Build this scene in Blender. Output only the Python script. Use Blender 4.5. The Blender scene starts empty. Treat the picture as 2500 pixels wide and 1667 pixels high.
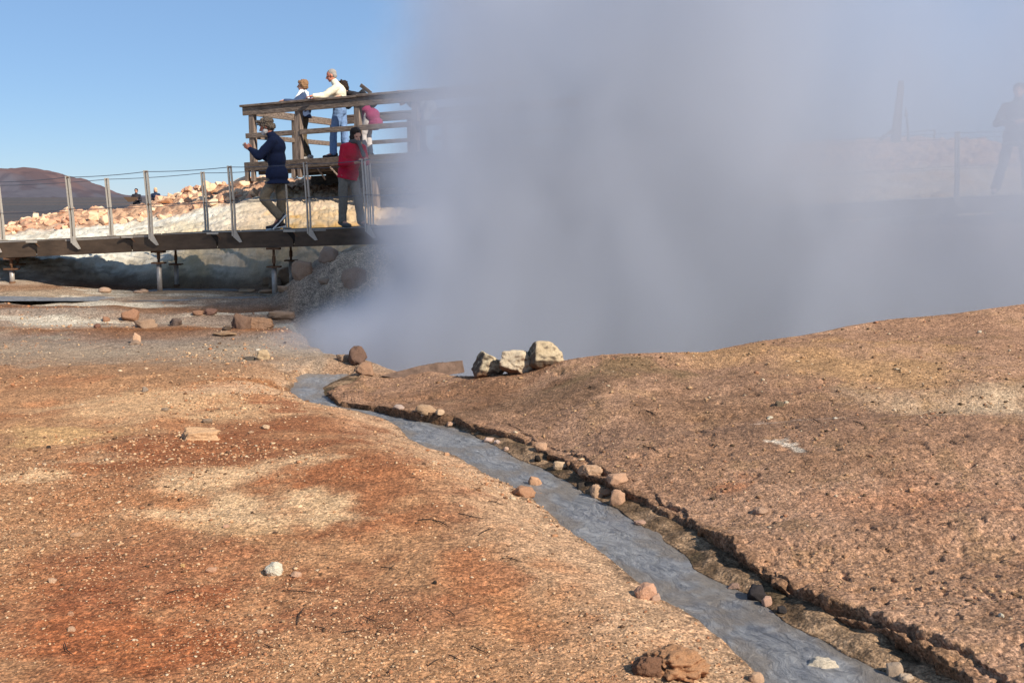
import bpy, bmesh, math, random
import numpy as np
from mathutils import Vector, Matrix, noise as mnoise

# ------------------------------------------------------------------ camera, sky, sun, exposure
S = bpy.context.scene
F = 2600.0; CZ = 1.6; PITCH = math.atan((833.5 - 495) / F)
CP, SP = math.cos(PITCH), math.sin(PITCH)
cam = bpy.data.cameras.new("camera"); camo = bpy.data.objects.new("camera", cam)
S.collection.objects.link(camo); S.camera = camo
camo.location = (0, 0, CZ); camo.rotation_euler = (math.pi / 2 - PITCH, 0, 0)
cam.sensor_width = 36; cam.lens = 36 * F / 2500; cam.clip_start = 0.05; cam.clip_end = 20000

SUN_EL = math.radians(37); sd = Vector((0.76, -0.65, 0)).normalized()
sun_dir = Vector((sd.x * math.cos(SUN_EL), sd.y * math.cos(SUN_EL), math.sin(SUN_EL)))
W = bpy.data.worlds.new("World"); S.world = W; W.use_nodes = True
nt = W.node_tree; bg = nt.nodes["Background"]
sky = nt.nodes.new("ShaderNodeTexSky"); sky.sky_type = 'NISHITA'; sky.sun_disc = False
sky.sun_elevation = SUN_EL; sky.sun_rotation = math.atan2(sd.x, sd.y)
sky.air_density = 1.0; sky.dust_density = 0.0; sky.ozone_density = 6.0; sky.altitude = 1200
mxs = nt.nodes.new("ShaderNodeMix"); mxs.data_type = 'RGBA'; mxs.inputs[0].default_value = 0.5; mxs.inputs[7].default_value = (2.7, 4.35, 7.0, 1)   # evens out the sky's gradient
nt.links.new(sky.outputs[0], mxs.inputs[6]); nt.links.new(mxs.outputs[2], bg.inputs[0]); bg.inputs[1].default_value = 0.082
sl = bpy.data.lights.new("sun", 'SUN'); sl.energy = 5.0; sl.angle = math.radians(0.5); sl.color = (1.0, 0.91, 0.78)
so = bpy.data.objects.new("sun", sl); S.collection.objects.link(so)
so.rotation_euler = sun_dir.to_track_quat('Z', 'Y').to_euler()
S.view_settings.view_transform = 'Standard'; S.view_settings.look = 'None'
S.view_settings.exposure = 0.45; S.view_settings.gamma = 1.0
S.render.engine = 'CYCLES'
S.cycles.use_denoising = True
S.cycles.volume_bounces = 2; S.cycles.max_bounces = 6; S.cycles.diffuse_bounces = 3
S.cycles.volume_step_rate = 1.0; S.cycles.volume_max_steps = 96
C = S.collection

# ------------------------------------------------------------------ helpers
def at_z(px, py, z):
    u = (px - 1250) / F; v = (833.5 - py) / F
    d = Vector((u, CP + v * SP, -SP + v * CP)); t = (z - CZ) / d.z
    return Vector((d.x * t, d.y * t, z))
def at_y(px, py, Y):
    u = (px - 1250) / F; v = (833.5 - py) / F
    d = Vector((u, CP + v * SP, -SP + v * CP)); t = Y / d.y
    return Vector((d.x * t, Y, CZ + d.z * t))
def lin(c):
    c = np.asarray(c, float) / 255.0
    return np.where(c <= 0.04045, c / 12.92, ((c + 0.055) / 1.055) ** 2.4)
def tag(o, label=None, cat=None, group=None, kind=None):
    if label: o['label'] = label
    if cat: o['category'] = cat
    if group: o['group'] = group
    if kind: o['kind'] = kind
    return o
def empty(name, loc=(0, 0, 0), rz=0.0):
    o = bpy.data.objects.new(name, None); C.objects.link(o); o.location = loc; o.rotation_euler = (0, 0, rz)
    o.empty_display_size = 0.1
    return o
def link_mesh(name, me, mat, parent=None, smooth=False):
    o = bpy.data.objects.new(name, me); C.objects.link(o)
    if mat is not None: me.materials.append(mat)
    if parent: o.parent = parent
    if smooth: me.shade_smooth()
    return o
def mesh_np(name, V, Fc, col=None, smooth=False, uv=None):
    V = np.asarray(V, np.float32); Fc = np.asarray(Fc, np.int32)
    me = bpy.data.meshes.new(name); n = len(Fc); k = Fc.shape[1]
    me.vertices.add(len(V)); me.vertices.foreach_set("co", V.ravel())
    me.loops.add(n * k); me.loops.foreach_set("vertex_index", Fc.ravel())
    me.polygons.add(n); me.polygons.foreach_set("loop_start", np.arange(n, dtype=np.int32) * k)
    me.update(calc_edges=True)
    if smooth: me.shade_smooth()
    if col is not None:
        a = me.color_attributes.new("col", 'FLOAT_COLOR', 'POINT')
        cc = np.ones((len(V), 4), np.float32); cc[:, :col.shape[1]] = col; a.data.foreach_set("color", cc.ravel())
    if uv is not None:
        u = me.uv_layers.new(name="UVMap"); u.data.foreach_set("uv", np.asarray(uv, np.float32)[Fc.ravel()].ravel())
    return me

# numpy gradient noise
_r = np.random.RandomState(7); _P = _r.permutation(512).astype(np.int64); _P = np.concatenate([_P, _P, _P])
_A = _r.rand(512) * 2 * np.pi; _G = np.stack([np.cos(_A), np.sin(_A)], -1)
def gn(x, y):
    xi = np.floor(x).astype(np.int64); yi = np.floor(y).astype(np.int64); xf = x - xi; yf = y - yi
    u = xf * xf * xf * (xf * (xf * 6 - 15) + 10); v = yf * yf * yf * (yf * (yf * 6 - 15) + 10)
    def g(a, b):
        h = _P[(_P[(xi + a) & 511] + yi + b) & 511]; G = _G[h]
        return G[..., 0] * (xf - a) + G[..., 1] * (yf - b)
    return ((g(0, 0) * (1 - u) + g(1, 0) * u) * (1 - v) + (g(0, 1) * (1 - u) + g(1, 1) * u) * v) * 1.5
def fbm(x, y, f, o=4, s=0.0, gain=0.5):
    r = 0; a = 1.0
    for i in range(o):
        r = r + a * gn(x * f + s + i * 17.3, y * f + s * 1.7 + i * 9.1); a *= gain; f *= 2.03
    return r
def ridged(x, y, f, o=4, s=0.0):
    r = 0; a = 1.0
    for i in range(o):
        r = r + a * (1 - np.abs(gn(x * f + s + i * 7.7, y * f + s + i * 3.1)) * 2.2); a *= 0.5; f *= 2.1
    return r / 1.9 - 0.35
def sst(a, b, x):
    t = np.clip((x - a) / (b - a), 0, 1); return t * t * (3 - 2 * t)

# ------------------------------------------------------------------ terrain description (plan view curves)
WL = -0.11                                   # water level of the stream
def curve(pts, z):                           # picture points on the ground -> X as a function of Y
    w = [at_z(a, b, z) for a, b in pts]; w.sort(key=lambda p: p.y)
    return np.array([p.y for p in w]), np.array([p.x for p in w])
XLc = curve([(735, 925), (718, 950), (728, 966), (770, 988), (850, 1003), (940, 1032), (1000, 1072), (1100, 1112), (1180, 1150), (1250, 1187), (1320, 1225), (1340, 1255), (1400, 1310), (1480, 1355), (1540, 1402), (1590, 1440), (1640, 1480), (1710, 1520), (1780, 1572), (1820, 1615), (1850, 1660), (1900, 1720), (1990, 1830)], WL)
XRc = curve([(868, 912), (820, 928), (785, 948), (800, 968), (900, 990), (1017, 1019), (1143, 1055), (1209, 1090), (1262, 1119), (1341, 1153), (1400, 1182), (1440, 1212), (1500, 1240), (1554, 1275), (1615, 1312), (1690, 1388), (1778, 1432), (1833, 1462), (1890, 1492), (1948, 1532), (2037, 1582), (2100, 1612), (2196, 1655), (2300, 1720), (2450, 1830)], WL)
XCc = curve([(880, 910), (840, 930), (800, 945), (825, 966), (920, 980), (1010, 998), (1095, 1012), (1160, 1030), (1223, 1047), (1275, 1059), (1315, 1076), (1368, 1103), (1400, 1130), (1450, 1155), (1518, 1188), (1580, 1210), (1640, 1238), (1690, 1268), (1750, 1308), (1830, 1362), (1909, 1410), (1989, 1445), (2088, 1497), (2150, 1522), (2205, 1550), (2278, 1583), (2350, 1632), (2430, 1690), (2600, 1830)], -0.02)
XKc = curve([(900, 906), (870, 926), (840, 940), (865, 958), (960, 974), (1060, 985), (1140, 998), (1240, 1025), (1340, 1062), (1420, 1105), (1500, 1140), (1576, 1180), (1652, 1222), (1724, 1268), (1815, 1330), (1898, 1376), (1940, 1396), (2030, 1445), (2140, 1484), (2230, 1522), (2310, 1562), (2400, 1612), (2480, 1660), (2600, 1740), (2720, 1830)], 0.01)
def cx(c, Y): return np.interp(Y, c[0], c[1])
# crest of the right mound, by direction X/Y
_cr = [(780, 925, 10.4), (905, 909, 10.55), (1000, 899, 10.3), (1060, 899, 10.1), (1160, 906, 9.5), (1280, 895, 9.3), (1380, 868, 9.2), (1470, 855, 9.1), (1600, 850, 9.2), (1720, 846, 9.4), (1850, 820, 9.6), (1950, 804, 9.8), (2050, 787, 10.0), (2200, 767, 10.3), (2330, 757, 10.5), (2420, 746, 10.6), (2500, 741, 10.8), (2800, 700, 11.3), (3300, 660, 12)]
_cp = [at_y(*c) for c in _cr]; CRU = np.array([p.x / p.y for p in _cp]); CRY = np.array([p.y for p in _cp]); CRZ = np.array([p.z for p in _cp])
_ys = np.linspace(1.2, 10.3, 200); _us = cx(XCc, _ys) / _ys; _o = np.argsort(_us)
# pit's left edge
XPc = (np.array([8.6, 10.7, 11.0, 11.6, 12.7, 13.9, 14.6, 15.3, 16.4, 18.0, 20.0, 60.0]),
       np.array([at_y(915, 912, 10.7).x, at_y(905, 908, 10.7).x, at_y(868, 884, 11.0).x, at_z(800, 843, 0.05).x, at_z(742, 795, .1).x, at_z(700, 768, .15).x, -3.35, -3.5, -3.45, -3.4, -3.2, -3.2]))
_px = np.array([-900, -300, 0, 130, 200, 300, 400, 450, 530, 620, 700, 800, 900, 1100, 1400, 1700, 2000, 2200, 2350, 2500, 2900, 3600])
_cy = np.array([600, 585, 566, 538, 520, 522, 500, 482, 466, 455, 446, 444, 446, 440, 410, 380, 356, 350, 352, 372, 390, 400])
_wy = np.array([600, 595, 578, 563, 556, 548, 534, 520, 500, 480, 470, 466, 466, 462, 440, 420, 410, 405, 405, 410, 420, 430])
_dr = (_px - 1250) / F / 0.985
ZCR = np.array([at_y(1250, y, 26).z for y in _cy]); ZWH = np.array([at_y(1250, y, 22.6).z for y in _wy])

def terr(X, Y, detail=True, parts=False):
    X = np.asarray(X, float); Y = np.asarray(Y, float); u = X / np.maximum(Y, 0.3)
    near = np.clip((26 - Y) / 8, 0, 1)
    # ---- left plain
    zl = 0.055 * fbm(X, Y, 0.35, 3, 3.0) * sst(2.0, 5, Y) + 0.02 * fbm(X, Y, 1.3, 3, 5.0)
    zl = zl + 0.10 * np.exp(-(((X + 0.9) / 1.5) ** 2 + ((Y - 6.3) / 1.7) ** 2))
    zl = zl + 0.20 * sst(12.6, 15.6, Y) + 0.07 * np.exp(-((Y - 12.9 - 0.25 * np.sin(X * 0.9)) / 0.55) ** 2) * sst(-9, -3, X)
    zl = zl - 0.075 * np.exp(-((Y - 15.75 - 0.2 * np.sin(X * 1.3)) / 0.6) ** 2) * sst(-2, -6, X) + 0.055 * fbm(X * 0.28, Y, 1.1, 4, 21.0) * sst(12, 14, Y)
    # ---- bank behind the boardwalk up to the rubble crest and the land beyond
    zw = np.interp(u, _dr, ZWH); zc = np.interp(u, _dr, ZCR)
    foot = 17.55 + 0.25 * np.sin(X * 0.8) + 0.3 * fbm(X, Y * 0, 0.6, 2, 11)
    def bank(z0):
        k1 = sst(-.1, 1.4, Y - foot) * 0.42 + np.clip((Y - foot - 0.9) / (22.6 - foot - 0.9), 0, 1) * 0.58
        z = z0 + (zw - z0) * k1
        z = z + (zc - zw) * sst(22.6, 25.2, Y)
        z = z + (0.55 - zc) * sst(26.2, 42, Y)
        z = z + (Y > 60) * 0.0054 * (Y - 60)
        return z
    rocky = sst(0.0, 1.3, Y - foot) * (1 - sst(30, 50, Y))
    rz_ = sst(22.0, 22.9, Y) * (1 - sst(26, 28, Y)); crk = np.abs(fbm(X * .7, Y * 1.6, 1.7, 4, 8.0)); rk = (0.07 * ridged(X, Y * 1.4, 0.55, 3, 2.0) + .035 * fbm(X * .6, Y * 2, 2.2, 5, 28, .6) - .05 * sst(.10, .0, crk) - .03 * sst(.08, .0, np.abs(fbm(X, Y, 4.1, 3, 18)))) * rocky + rz_ * (.09 * np.abs(fbm(X, Y, 2.6, 3, 44)) + .05 * np.abs(fbm(X, Y, 6.5, 2, 48)))
    zL = bank(zl) + rk
    # ---- right mound
    YC = np.interp(u, CRU, CRY); ZC = np.interp(u, CRU, CRZ)
    YB = np.interp(u, _us[_o], _ys[_o]); YB = np.minimum(YB, YC - 0.25)
    t = np.clip((Y - YB) / (YC - YB), 0, 1.0)
    zb = 0.0
    tt = t ** 1.15
    mound = zb + (ZC - zb) * tt + (0.03 * fbm(X, Y, 0.9, 3, 31) + 0.012 * fbm(X, Y, 3.1, 3, 33)) * np.minimum(t * 4, 1) * (1 - 0.6 * t)
    # ---- pit and its far side
    over = sst(0.0, 2.3, Y - YC)
    far_m = np.interp(u, [-0.2, -0.13, 0.0, 0.2, 0.4], [0.55, 0.85, 0.9, 1.1, 1.25])
    pit = -1.5 + (far_m + 1.5) * sst(13.4, 15.9, Y + 0.8 * np.clip(-u * 3, 0, 1)) + 0.12 * fbm(X, Y, 1.2, 4, 13) * sst(11, 13, Y)
    pit = pit + (zw * 0.8 - far_m * 0.8) * sst(17.0, 22.6, Y)
    zfar = bank(0.2); pit = pit * (1 - sst(19.5, 22.6, Y)) + zfar * sst(19.5, 22.6, Y) + rk
    zR = np.where(Y > YC, ZC * (1 - over) + pit * over, mound)
    XP = np.interp(Y, *XPc)
    wob = 0.10 * fbm(X, Y, 1.6, 3, 41) * sst(10.8, 11.5, Y)
    m = sst(-0.05, 0.55, X - XP + wob)
    # ---- stream cross-section
    wb = 0.05 * fbm(X * 0.3, Y, 1.1, 4, 51, 0.6) * np.clip(Y / 6, .5, 1.6)
    XL = cx(XLc, Y) + wb; XR = cx(XRc, Y) + 0.03 * fbm(X * 0, Y, 2.3, 3, 57)
    ag = np.clip(Y / 7, 0.55, 1.2)
    XC = cx(XCc, Y) + 0.045 * fbm(X * .5, Y, 2.1, 5, 61, 0.65) * ag; XK = cx(XKc, Y) + 0.05 * fbm(X * .3, Y, 2.4, 5, 67, 0.65) * ag
    XR = np.minimum(XR, XC - 0.005)
    dl = XL - X
    lip = sst(0.0, 0.05, dl) * 0.03 + sst(0.0, 0.55, dl) * 0.08
    left = np.where(Y < 11.3, (WL - 0.004) + lip + (zL + 0.0) * sst(0.1, 0.9, dl), zL)
    hc = np.interp(Y, [3.2, 4.6, 6, 8, 9.6], [0.085, 0.066, 0.045, 0.034, 0.022]) * np.clip(1 + 1.0 * fbm(X * 0, Y, 1.1, 3, 71), .25, 1.6)
    hk = np.interp(Y, [3.2, 5, 7, 8.5], [0.03, 0.03, 0.02, 0.008]) * np.clip(0.6 + 1.9 * fbm(X * 0, Y, 0.9, 3, 77), 0.0, 1.6)
    dr = X - XR
    ledge = WL + 0.004 + 0.030 * sst(0, 0.12, dr) + 0.018 * fbm(X, Y, 5.0, 3, 81) * sst(0.0, 0.06, dr)
    c1 = sst(0, 0.016, X - XC + 0.012 * fbm(X, Y, 12, 4, 83, .6)); c2 = sst(0, 0.012, X - XK + 0.012 * fbm(X, Y, 11, 4, 85, .6))
    crack = -0.05 * np.exp(-((X - XK + 0.012) / 0.012) ** 2) * (hk > 0.02)
    base = WL + 0.03 + hc * c1 + hk * c2 + crack
    dk = np.clip(X - XC, 0, 9)
    right = np.where(X < XR, WL - 0.05, np.where(X < XC, ledge, base + np.where(Y > YC, zR, mound) * sst(0.0, 0.5, dk + 0.05)))
    near_r = np.where(X < XL, left, right)
    g = np.where(Y < 9.75, near_r, zL * (1 - m) + zR * m)
    bl = sst(10.35, 11.0, Y); full = zL * (1 - m) + zR * m
    z = near_r * (1 - bl) + full * bl
    # hillock below the right part of the boardwalk
    z = z + 0.18 * np.exp(-(((X + 2.2) / 1.0) ** 2 + ((Y - 15.2) / 0.8) ** 2)) * m
    if detail:
        det = np.clip(1.3 - Y / 14, 0.12, 1)
        wet = ((X > XL - 0.03) & (X < XC) & (Y < 10.6))
        side = (X > XC) & (Y < YC)
        rough = np.where(side, 1.25, 0.8)
        d = 0.0042 * fbm(X, Y, 24, 2, 91) * rough + 0.0055 * (np.abs(fbm(X, Y, 9, 3, 93)) - 0.3) * rough * det
        pits = np.where(side, -0.014 * sst(6.5, 4.5, Y) * sst(.32, .75, fbm(X, Y, 15, 2, 99) + .35 * fbm(X, Y, 1.1, 2, 197)) - 0.022 * sst(0.55, 0.95, fbm(X, Y, 7.5, 2, 95) + 0.25 * fbm(X, Y, .8, 2, 97)), 0)
        z = z + np.where(wet, 0.15, 1) * (d * np.where(Y < 18, 1, 2) + pits)
    if parts: return z, dict(c1=c1, c2=c2, hc=hc, hk=hk, m=m, XL=XL, XR=XR, XC=XC, XK=XK, YC=YC, foot=foot, rocky=rocky, u=u, t=t, XP=XP)
    return z
def hz(x, y): return float(terr(np.array([x]), np.array([y]), False)[0])
def hit(px, py, y0=2.5, y1=60):
    Y = y0 * (y1 / y0) ** np.linspace(0, 1, 1500)
    u = (px - 1250) / F; v = (833.5 - py) / F; dy = CP + v * SP
    t = Y / dy; X = u * t; Z = CZ + (-SP + v * CP) * t
    h = terr(X, Y, False); i = int(np.argmax(Z < h))
    if not (Z < h).any(): i = len(Y) - 1
    return Vector((float(X[i]), float(Y[i]), float(h[i])))

# ------------------------------------------------------------------ materials
def new_mat(name):
    m = bpy.data.materials.new(name); m.use_nodes = True; n = m.node_tree.nodes; b = n["Principled BSDF"]
    return m, n, m.node_tree.links, b
def simple(name, srgb, rough=0.7, scale=12.0, var=0.25, bump=0.15, metal=0.0, stretch=(1, 1, 1), k=1.0, spec=0.3, bscale=None):
    m, n, l, b = new_mat(name)
    tc = n.new("ShaderNodeTexCoord"); mp = n.new("ShaderNodeMapping"); mp.inputs['Scale'].default_value = stretch
    l.new(tc.outputs['Object'], mp.inputs[0])
    t = n.new("ShaderNodeTexNoise"); t.inputs['Scale'].default_value = scale; t.inputs['Detail'].default_value = 6; t.inputs['Roughness'].default_value = 0.65
    l.new(mp.outputs[0], t.inputs['Vector'])
    r = n.new("ShaderNodeValToRGB"); c = lin(srgb) * k
    r.color_ramp.elements[0].position = 0.3; r.color_ramp.elements[1].position = 0.7
    r.color_ramp.elements[0].color = (*np.clip(c * (1 - var), 0, 1), 1); r.color_ramp.elements[1].color = (*np.clip(c * (1 + var), 0, 1), 1)
    l.new(t.outputs[0], r.inputs[0]); l.new(r.outputs[0], b.inputs['Base Color'])
    b.inputs['Roughness'].default_value = rough; b.inputs['Metallic'].default_value = metal; b.inputs['Specular IOR Level'].default_value = spec
    if bump:
        bp = n.new("ShaderNodeBump"); bp.inputs['Strength'].default_value = bump; bp.inputs['Distance'].default_value = 0.02
        if bscale:
            t2 = n.new("ShaderNodeTexNoise"); t2.inputs['Scale'].default_value = bscale; t2.inputs['Detail'].default_value = 5
            l.new(mp.outputs[0], t2.inputs['Vector']); l.new(t2.outputs[0], bp.inputs['Height'])
        else: l.new(t.outputs[0], bp.inputs['Height'])
        l.new(bp.outputs[0], b.inputs['Normal'])
    return m

def ground_mat():
    m, n, l, b = new_mat("mineral_ground")
    at = n.new("ShaderNodeAttribute"); at.attribute_name = "col"
    g = n.new("ShaderNodeNewGeometry")
    def noise(s, d=4, r=0.6):
        t = n.new("ShaderNodeTexNoise"); t.inputs['Scale'].default_value = s; t.inputs['Detail'].default_value = d; t.inputs['Roughness'].default_value = r
        l.new(g.outputs['Position'], t.inputs['Vector']); return t
    t1 = noise(45, 5, 0.75); t2 = noise(9, 5, 0.7)
    vo = n.new("ShaderNodeTexVoronoi"); vo.inputs['Scale'].default_value = 60; vo.inputs['Randomness'].default_value = 1
    l.new(g.outputs['Position'], vo.inputs['Vector'])
    def mrange(inp, a, b_, c, d):
        r = n.new("ShaderNodeMapRange"); r.inputs[1].default_value = a; r.inputs[2].default_value = b_; r.inputs[3].default_value = c; r.inputs[4].default_value = d
        l.new(inp, r.inputs[0]); return r.outputs[0]
    def mul(a, b_):
        x = n.new("ShaderNodeMath"); x.operation = 'MULTIPLY'; l.new(a, x.inputs[0]); l.new(b_, x.inputs[1]); return x.outputs[0]
    k = mul(mrange(t1.outputs[0], 0.32, 0.68, 0.5, 1.5), mrange(t2.outputs[0], 0.3, 0.7, 0.74, 1.26))
    sv = n.new("ShaderNodeSeparateColor"); l.new(vo.outputs['Color'], sv.inputs[0])
    k = mul(k, mrange(sv.outputs[0], 0, 1, 0.7, 1.3))
    vo2 = n.new("ShaderNodeTexVoronoi"); vo2.inputs['Scale'].default_value = 130; l.new(g.outputs['Position'], vo2.inputs['Vector']); s2 = n.new("ShaderNodeSeparateColor"); l.new(vo2.outputs['Color'], s2.inputs[0]); k = mul(k, mrange(s2.outputs[1], 0, 1, 0.6, 1.4))
    mg_ = n.new("ShaderNodeMix"); mg_.inputs[2].default_value = 1.0; l.new(at.outputs['Alpha'], mg_.inputs[0]); l.new(k, mg_.inputs[3]); kg = mg_.outputs[0]
    vm = n.new("ShaderNodeVectorMath"); vm.operation = 'SCALE'; l.new(at.outputs['Color'], vm.inputs[0]); l.new(kg, vm.inputs['Scale'])
    l.new(vm.outputs[0], b.inputs['Base Color'])
    b.inputs['Roughness'].default_value = 0.92; b.inputs['Specular IOR Level'].default_value = 0.15
    ad = n.new("ShaderNodeMath"); ad.operation = 'ADD'; l.new(t1.outputs[0], ad.inputs[0]); l.new(mrange(vo.outputs['Distance'], 0, 1, 0.5, 0), ad.inputs[1])
    ad2 = n.new("ShaderNodeMath"); ad2.operation = 'ADD'; l.new(ad.outputs[0], ad2.inputs[0]); l.new(t2.outputs[0], ad2.inputs[1])
    bp = n.new("ShaderNodeBump"); bp.inputs['Strength'].default_value = 0.75; bp.inputs['Distance'].default_value = 0.014
    l.new(ad2.outputs[0], bp.inputs['Height']); l.new(bp.outputs[0], b.inputs['Normal'])
    return m
def col_rock_mat(name, rough=0.85, k=1.0, scale=14, bump=0.6, attr=True):
    m, n, l, b = new_mat(name)
    oi = n.new("ShaderNodeObjectInfo"); at = n.new("ShaderNodeAttribute"); at.attribute_name = "col"
    tc = n.new("ShaderNodeTexCoord")
    ad = n.new("ShaderNodeVectorMath"); ad.operation = 'ADD'; l.new(tc.outputs['Object'], ad.inputs[0]); l.new(oi.outputs['Location'], ad.inputs[1])
    t = n.new("ShaderNodeTexNoise"); t.inputs['Scale'].default_value = scale; t.inputs['Detail'].default_value = 8; t.inputs['Roughness'].default_value = 0.7
    l.new(ad.outputs[0], t.inputs['Vector'])
    r = n.new("ShaderNodeMapRange"); r.inputs[1].default_value = 0.32; r.inputs[2].default_value = 0.68; r.inputs[3].default_value = 0.62 * k; r.inputs[4].default_value = 1.38 * k
    l.new(t.outputs[0], r.inputs[0])
    vm = n.new("ShaderNodeVectorMath"); vm.operation = 'SCALE'; l.new((at if attr else oi).outputs['Color'], vm.inputs[0]); l.new(r.outputs[0], vm.inputs['Scale'])
    l.new(vm.outputs[0], b.inputs['Base Color']); b.inputs['Roughness'].default_value = rough; b.inputs['Specular IOR Level'].default_value = 0.2
    bp = n.new("ShaderNodeBump"); bp.inputs['Strength'].default_value = bump; bp.inputs['Distance'].default_value = 0.02
    l.new(t.outputs[0], bp.inputs['Height']); l.new(bp.outputs[0], b.inputs['Normal'])
    return m
M_GROUND = ground_mat()
M_ROCK = col_rock_mat("stone_surface", attr=False)
M_GRAVEL = col_rock_mat("gravel_surface", attr=True, scale=60, bump=0.3)
ALB = 0.71

# ------------------------------------------------------------------ ground sheet
def build_ground():
    rows = [np.linspace(0.9, 3.1, 90, endpoint=False)]
    inv = np.linspace(1 / 3.1, 1 / 16.0, 680, endpoint=False); rows.append(1 / inv)
    rows.append(np.linspace(16, 28, 210, endpoint=False)); rows.append(np.geomspace(28, 80, 70, endpoint=False)); rows.append(np.geomspace(80, 6000, 70))
    Yr = np.concatenate(rows); nx = 1300
    c = np.linspace(-1, 1, nx); c = 0.45 * c + 0.55 * c ** 3
    Y, Cc = np.meshgrid(Yr, c, indexing='ij'); X = Cc * (1.9 + 0.82 * Y) + np.interp(Y, XCc[0], XCc[1]) * (1 - sst(8.5, 13.5, Y))
    z, q = terr(X.ravel(), Y.ravel(), True, True)
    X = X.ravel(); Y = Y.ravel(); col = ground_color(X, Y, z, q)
    ok = (Y < 10.2) & (X > q['XL'])
    lip = q['c1'] * np.exp(-np.clip(X - q['XC'], 0, 9) / .05) * (.016 + .75 * q['hc']) * np.clip(1 + 1.2 * fbm(X * .2, Y, 2.3, 3, 401), .2, 1.8) + q['c2'] * np.exp(-np.clip(X - q['XK'], 0, 9) / .035) * (.010 + .6 * q['hk'])
    X = X - np.where(ok, lip, 0)                 # undercut lips
    V = np.stack([X, Y, z], -1); ny = len(Yr)
    i = (np.arange(ny - 1)[:, None] * nx + np.arange(nx - 1)[None, :]).ravel()
    Fc = np.stack([i, i + 1, i + nx + 1, i + nx], -1)
    me = mesh_np("ground", V, Fc, col, smooth=True)
    o = link_mesh("ground", me, M_GROUND); tag(o, kind='structure')
    return o

PATCH = []   # mineral patches lying on the ground: world centre, radii, colour, strength
def patch(px, py, rx, ry, colr, s=1.0, z=0.0, wob=0.5):
    c = at_z(px, py, z); e = at_z(px + rx, py, z); a = at_z(px, py - ry, z); b2 = at_z(px, py + ry, z)
    PATCH.append((c.x, (a.y + b2.y) / 2, abs(e.x - c.x), abs(a.y - b2.y) / 2, lin(colr), s, wob))
TAN = (236, 194, 146); RED = (158, 92, 54); ORG = (196, 124, 74); BRN = (150, 108, 78); PALE = (212, 190, 160); GRY = (128, 118, 108)
for a in [
    (450, 1130, 420, 70, RED, .75), (820, 1240, 330, 120, RED, .65), (700, 1050, 300, 45, RED, .7), (250, 1560, 460, 150, (176, 102, 60), .9),
    (900, 1500, 300, 90, (158, 100, 68), .6), (350, 1400, 420, 90, (160, 92, 58), .55), (1150, 1400, 160, 70, (176, 104, 62), .6), (1250, 1480, 140, 50, ORG, .5),
    (620, 1180, 260, 40, TAN, .85), (560, 1262, 260, 45, TAN, .9), (520, 1300, 180, 26, (222, 176, 126), .7), (430, 985, 380, 40, (224, 178, 130), .9), (120, 1062, 240, 28, (224, 176, 118), .85),
    (90, 1175, 180, 25, TAN, .7), (250, 1115, 160, 16, TAN, .4), (620, 960, 180, 22, (222, 178, 138), .7), (330, 1560, 120, 40, ORG, .4), (850, 1290, 90, 20, (180, 112, 72), .5),
    (300, 900, 560, 40, (170, 128, 92), .7), (620, 930, 140, 14, (168, 104, 52), .75), (700, 990, 60, 12, (160, 84, 46), .6), (250, 845, 520, 22, (172, 150, 126), .8), (650, 860, 160, 26, (160, 142, 122), .75),
    (760, 850, 60, 30, (186, 170, 150), .7), (400, 812, 400, 9, (148, 132, 118), .7), (250, 793, 400, 9, (142, 84, 44), .85), (620, 800, 200, 12, (128, 84, 56), .7),
    (90, 800, 130, 5, (222, 206, 170), .95), (180, 765, 200, 6, (196, 180, 158), .8), (120, 738, 300, 6, (134, 82, 48), .9), (500, 765, 200, 8, (150, 128, 108), .6), (420, 745, 300, 5, (96, 84, 76), .7),
    (120, 780, 260, 5, (138, 84, 48), .7), (560, 728, 200, 4, (186, 178, 164), .6),
    ]:
    patch(*a, z=0.0 if a[1] > 850 else 0.12)
for a in [
    (2330, 975, 360, 44, (214, 184, 146), .5), (2470, 1000, 200, 40, (216, 190, 156), .4), (1300, 985, 420, 50, (138, 106, 80), .8), (1750, 1040, 420, 50, (146, 112, 88), .75), (1050, 930, 200, 25, (140, 104, 80), .7), (2200, 1500, 260, 60, (196, 154, 122), .6), (1893, 1090, 34, 10, (230, 212, 188), 1.0), (1850, 1022, 60, 9, (196, 170, 150), .6), (2150, 900, 330, 60, (196, 152, 104), .75),
    (1900, 860, 300, 28, (190, 146, 100), .7), (1500, 900, 240, 26, (134, 112, 76), .5), (1100, 960, 300, 30, (136, 96, 66), .6), (1800, 1160, 90, 26, (176, 110, 70), .6), (2300, 1230, 300, 60, (186, 128, 92), .5),
    (1650, 1130, 200, 30, (170, 128, 96), .6), (2050, 1120, 200, 50, (140, 104, 76), .45), (2050, 1390, 300, 70, (196, 150, 114), .6), (1700, 1000, 260, 26, (134, 100, 72), .5), (2350, 1560, 160, 40, (186, 146, 112), .5)]:
    px, py = a[0], a[1]; h = hit(px, py); h1 = hit(px, py - a[3]); h2 = hit(px, py + a[3]); e = hit(px + a[2], py)
    PATCH.append((h.x, (h1.y + h2.y) / 2, abs(a[2]) / F * h.y, max(abs(h1.y - h2.y) / 2, .04), lin(a[4]), a[5], 0.6))

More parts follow.
